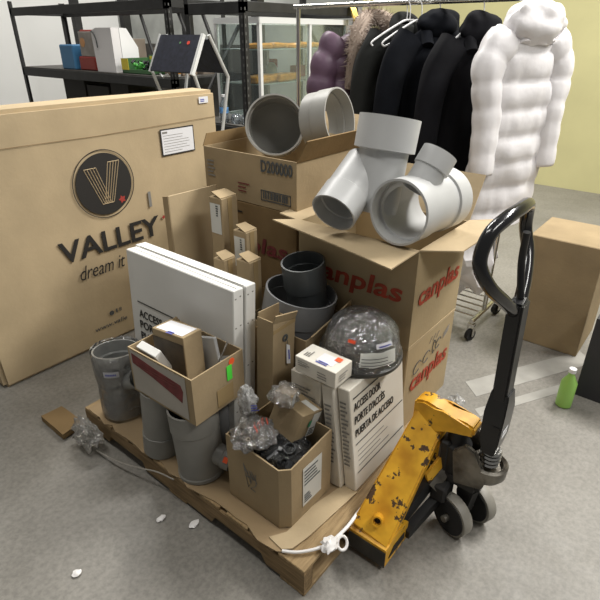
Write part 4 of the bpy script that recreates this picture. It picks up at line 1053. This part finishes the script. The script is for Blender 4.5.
# folding A-frame board with dark panels
t = Thing('display_stand', 'folding A-frame stand with dark speckled panels and silver frame behind the large flat carton', 'stand', (1.62, 2.3, 0))
DP = mat('dark_panel', (.016, .018, .030), .5, var=.4, scale=40)
def aframe(p_top, p_bot, y0, y1, zsplit, nm):
    (xt, zt), (xb, zb) = p_top, p_bot
    X = lambda z: xt + (xb - xt) * (zt - z) / (zt - zb)
    n = Vector((-(zt - zb), 0, (xb - xt))).normalized() * .012
    t.part('panel', slab(bmesh.new(), [(X(zsplit), y0, zsplit), (X(zsplit), y1, zsplit), (xt, y1, zt), (xt, y0, zt)], .012), DP, world=True)
    for y in (y0, y1): t.part('frame_leg', slab(bmesh.new(), [(xb, y - .012, zb), (xb, y + .012, zb), (xt, y + .012, zt), (xt, y - .012, zt)], .022), ALU, world=True)
    t.part('panel', slab(bmesh.new(), [(X(zsplit - .06), y0, zsplit - .06), (X(.75), y0, .75), (X(.75), y1, .75), (X(zsplit - .06), y1, zsplit - .06)], .012), DP, world=True)
def bar(name, a, b, m=ALU, r=.011):
    a, b = Vector(a), Vector(b); t.part(name, tube(bmesh.new(), [a, b], r, 8), m, world=True)
F0, F1 = (1.500, 1.335), (1.625, 1.545)
t.part('panel', slab(bmesh.new(), [(F0[0], 2.10, F0[1]), (F0[0], 2.52, F0[1]), (F1[0], 2.53, F1[1]), (F1[0], 2.11, F1[1])], -.014), DP, world=True)
t.part('edge_strip', slab(bmesh.new(), [(F0[0] - .002, 2.082, F0[1] - .012), (F0[0] - .002, 2.104, F0[1] - .012), (F1[0], 2.114, F1[1] + .004), (F1[0], 2.092, F1[1] + .004)], -.022), ALUW, world=True)
t.part('edge_strip', slab(bmesh.new(), [(F0[0] - .002, 2.515, F0[1] - .008), (F0[0] - .002, 2.525, F0[1] - .008), (F1[0], 2.535, F1[1] + .004), (F1[0], 2.525, F1[1] + .004)], -.02), ALU, world=True)
for y in (2.10, 2.52):
    bar('frame_leg', (F1[0] + .03, y, 1.55), (1.80, y, 1.30)); bar('frame_leg', (1.80, y, 1.30), (1.48, y, .0))
    bar('frame_leg', (F0[0] + .01, y, 1.33), (2.0, y, .0))
t.part('panel', slab(bmesh.new(), [(1.60, 2.11, 1.13), (1.60, 2.51, 1.13), (1.60, 2.51, .45), (1.60, 2.11, .45)], .014), DP, world=True)
t.part('panel', slab(bmesh.new(), [(1.66, 2.11, 1.53), (1.66, 2.51, 1.53), (1.79, 2.51, 1.33), (1.79, 2.11, 1.33)], .010), DP, world=True)
bm = bmesh.new(); lathe(bm, [(.001, 0), (.012, 0), (.012, .004), (.001, .004)], (1.586, 2.215, 1.505), (-.86, 0, .51), 16); t.part('red_button', bm, mat('red_button', (.75, .08, .05), .4), world=True)
bm = bmesh.new(); lathe(bm, [(.001, 0), (.007, 0), (.007, .004), (.001, .004)], (1.586, 2.295, 1.505), (-.86, 0, .51), 16); t.part('green_button', bm, mat('green_button', (.12, .28, .12), .4), world=True)
t.part('handle', tube(bmesh.new(), [(1.495, 2.42, 1.325), (1.485, 2.38, 1.305), (1.495, 2.34, 1.325)], .006, 8), ALU, world=True)

# things on the left shelf
SZ = 1.248
t = Thing('white_machine', 'white appliance with sloped shoulder and hose on the black shelving', 'appliance', (2.15, 3.8, SZ))
bm = bmesh.new(); prism(bm, [(3.86, SZ), (4.16, SZ), (4.18, SZ + .335), (4.10, SZ + .36), (3.86, SZ + .36)], 2.10, 2.18, 'yz'); t.part('housing', bm, mat('appliance_white', (.72, .70, .70), .4), world=True)
bm = bmesh.new(); prism(bm, [(2.185, SZ), (2.36, SZ), (2.36, SZ + .20), (2.26, SZ + .355), (2.185, SZ + .36)], 3.86, 4.0, 'xz'); t.part('side_housing', bm, WPLA, world=True)
t.part('hose', tube(bmesh.new(), cr([(2.09, 4.16, SZ + .33), (2.085, 4.12, SZ + .32), (2.09, 4.10, SZ + .27), (2.09, 4.09, SZ + .20)], 5), .006, 8), INKD, world=True, smooth=True)
single('storage_bin', box(2.12, 2.50, 4.22, 4.50, SZ, SZ + .12, bev=.01), mat('red_bin', (.28, .03, .02), .5), 'dark red bin left of the white appliance', 'bin')
single('storage_bin', box(2.12, 2.50, 4.17, 4.50, SZ + .27 , SZ + .37, bev=.01) if 0 else box(2.40, 2.62, 4.56, 4.90, SZ, SZ + .35, bev=.01), mat('red_bin', (.28, .03, .02), .5), 'tall red bin at the back left of the black shelving', 'bin')
single('storage_bin', box(2.10, 2.35, 4.55, 4.80, SZ, SZ + .22, bev=.01), mat('blue_bin', (.05, .18, .35), .5), 'blue bin at the far left of the black shelving', 'bin')
t = Thing('picture_box', 'grey and white printed box with an orange oval, on the red bin', 'box', (2.2, 4.3, SZ + .12))
t.part('body', box(2.13, 2.33, 4.20, 4.46, SZ + .121, SZ + .33, bev=.004), mat('warm_grey_box', (.33, .30, .27), .6, var=.2, scale=8), world=True)
bm = lathe(bmesh.new(), [(.001, 0), (.04, 0), (.04, .002), (.001, .002)], (2.129, 4.40, SZ + .24), (-1, 0, 0), 24); t.part('orange_oval', bm, mat('orange_oval', (.65, .33, .14), .6), world=True)
t = Thing('toolbox', 'yellow sided crate of black and green hardware on the black shelving', 'crate', (2.12, 3.4, SZ))
bm = bmesh.new(); bx(bm, 2.10, 2.112, 3.36, 3.76, SZ, SZ + .035); bx(bm, 2.10, 2.40, 3.75, 3.762, SZ, SZ + .12); bx(bm, 2.10, 2.40, 3.35, 3.362, SZ, SZ + .12); bx(bm, 2.39, 2.402, 3.35, 3.76, SZ, SZ + .14); bx(bm, 2.10, 2.40, 3.35, 3.76, SZ, SZ + .006)
t.part('crate_body', bm, mat('crate_green', (.05, .14, .05), .5), world=True)
t.part('yellow_side', box(2.385, 2.389, 3.37, 3.74, SZ + .02, SZ + .13), mat('crate_yellow', (.62, .50, .04), .5), world=True)
t.part('yellow_corner', box(2.095, 2.099, 3.66, 3.76, SZ + .03, SZ + .12), mat('crate_yellow', (.62, .50, .04), .5), world=True)
t = Thing('hardware_pile', 'tangle of black and green hardware in the yellow sided crate', 'hardware', (2.2, 3.5, SZ + .01)); tag(t.o, kind='stuff')
t.part('black_pieces', clump((2.24, 3.54, SZ + .06), (.10, .14, .03), 40, 3, None, .014), BLKP, world=True); t.part('green_pieces', clump((2.22, 3.52, SZ + .055), (.10, .14, .03), 18, 6, None, .012), mat('green_pieces', (.05, .30, .04), .5), world=True)
single('carton', box(2.42, 2.60, 3.06, 3.72, SZ, SZ + .20, bev=.004), mat('taupe_box', (.20, .165, .13), .8, var=.1), 'taupe carton behind the hardware crate on the black shelving', 'box')
single('carton', box(2.30, 2.50, 3.80 - .22, 3.775, SZ + .21, SZ + .36, bev=.004) if 0 else box(2.20, 2.36, 3.06, 3.30, SZ, SZ + .12, bev=.004), mat('taupe_box2', (.24, .18, .13), .8), 'small taupe box right of the hardware crate', 'box')
t = Thing('soap_bottle', 'small bottle with orange and white label behind the A-frame stand', 'bottle', (2.20, 2.86, .98))
k = 0
for (x0, y0, dy, z0, h, lab) in ((2.30, 4.02, .30, .633, .50, 'shade-filling dark box left of centre on the lower level of the black shelving'), (2.30, 4.36, .40, .633, .46, 'shade-filling dark box at the left on the lower level of the black shelving'), (2.30, 4.80, .42, .633, .50, 'shade-filling dark box at the far left on the lower level of the black shelving'),
        (2.30, 3.66, .32, .633, .44, 'shade-filling dark box in the middle of the lower level of the black shelving')):
    single('shade_fill_box', box(x0, x0 + .32, y0, y0 + dy, z0, z0 + h, bev=.004), mat('shade_fill_dark', (.035, .033, .03), .7), lab, 'box')  # dark boxes added to stand for the shade under the shelf
single('carton', box(2.44, 2.62, 4.10, 4.46, SZ, SZ + .27, bev=.004), mat('taupe_box', (.20, .165, .13), .8, var=.1), 'taupe carton behind the white appliance on the black shelving', 'box')
single('lower_bin', box(2.12, 2.5, 3.20, 3.42, .633, .95, bev=.01), mat('red_bin', (.28, .03, .02), .5), 'red bin on the lower level of the black shelving', 'bin')
single('lower_bin', box(2.12, 2.5, 3.46, 3.62, .633, 1.0, bev=.01), WPLA, 'narrow white bin on the lower level of the black shelving', 'bin')
t.part('body', lathe(bmesh.new(), [(.03, 0), (.033, .01), (.033, .13), (.012, .16), (.012, .19), (.001, .19), (.001, 0)], (0, 0, 0), Z_, 24), WPLA, smooth=True)
t.part('orange_label', lathe(bmesh.new(), [(.0335, .02), (.0342, .02), (.0342, .07), (.0335, .07)], (0, 0, 0), Z_, 24), mat('orange_label', (.8, .35, .05), .5), smooth=True)
t.o.matrix_world = frame((2.12, 3.04, SZ)); 
# brass hook fittings hanging by the cabinet
t = Thing('hook_rack', 'brass hook bunch hanging at the right end of the black shelving beam', 'hooks', (3.3, 2.15, 1.6))
bm = bmesh.new()
for k in range(4): tube(bm, cr([(3.30 + .02 * k, 2.205, 1.767), (3.30 + .02 * k, 2.17, 1.765), (3.30 + .02 * k, 2.14, 1.70), (3.31 + .02 * k, 2.12, 1.63 + .02 * (k % 2)), (3.30 + .02 * k, 2.16, 1.61)], 5), .010, 8)
t.part('hook', bm, mat('brass', (.60, .42, .10), .3, metal=.8), world=True, smooth=True)

# ------------------------------------------------------------------ camera
F = 515.0; P = math.atan(265 / F); AX = R(39.2)
C = Vector((-.78191849, -.62170715, 1.55))
fh = Vector((math.cos(AX), math.sin(AX), 0)); rt = Vector((math.sin(AX), -math.cos(AX), 0))
fw = fh * math.cos(P) - Z_ * math.sin(P); cu = fh * math.sin(P) + Z_ * math.cos(P)
cam = bpy.data.cameras.new('camera'); co = bpy.data.objects.new('camera', cam); COL.objects.link(co)
cam.sensor_fit = 'HORIZONTAL'; cam.sensor_width = 36; cam.lens = 36 * F / 600; cam.clip_start = .05
Mx = Matrix((rt, cu, -fw)).transposed().to_4x4(); Mx.translation = C; co.matrix_world = Mx
sc.camera = co

# ------------------------------------------------------------------ light: warehouse tubes overhead, an added fill lamp + soft ambient
def area(name, loc, target, sx, sy, power, col=(1, .975, .93)):
    l = bpy.data.lights.new(name, 'AREA'); l.shape = 'RECTANGLE'; l.size = sx; l.size_y = sy; l.energy = power; l.color = col
    o = bpy.data.objects.new(name, l); COL.objects.link(o); o.location = loc
    o.rotation_euler = (Vector(target) - Vector(loc)).to_track_quat('-Z', 'Y').to_euler(); return o
area('tube_or_fill_light', (3.4, -1.2, 4.3), (1.0, .2, 0), 2.4, .4, 300)
area('tube_or_fill_light', (2.4, 3.0, 4.3), (1.4, 1.4, 0), 2.4, .4, 170)
area('tube_or_fill_light', (-.5, 1.2, 4.4), (-.2, 1.2, 0), 2.4, .4, 55)
area('tube_or_fill_light', (.9, -2.6, 4.3), (1.6, .4, .6), 2.4, .4, 85)  # fill lamp added to brighten the white coat
area('tube_or_fill_light', (4.0, 5.5, 4.0), (5.0, 7.5, 1.5), 2.6, .8, 130)
w = bpy.data.worlds.new('world'); sc.world = w; w.use_nodes = True
w.node_tree.nodes['Background'].inputs[0].default_value = (1.0, .98, .94, 1); w.node_tree.nodes['Background'].inputs[1].default_value = .155
sc.view_settings.view_transform = 'Standard'; sc.view_settings.look = 'None'; sc.view_settings.gamma = 1; sc.view_settings.use_curve_mapping = False
sc.view_settings.exposure = -0.06
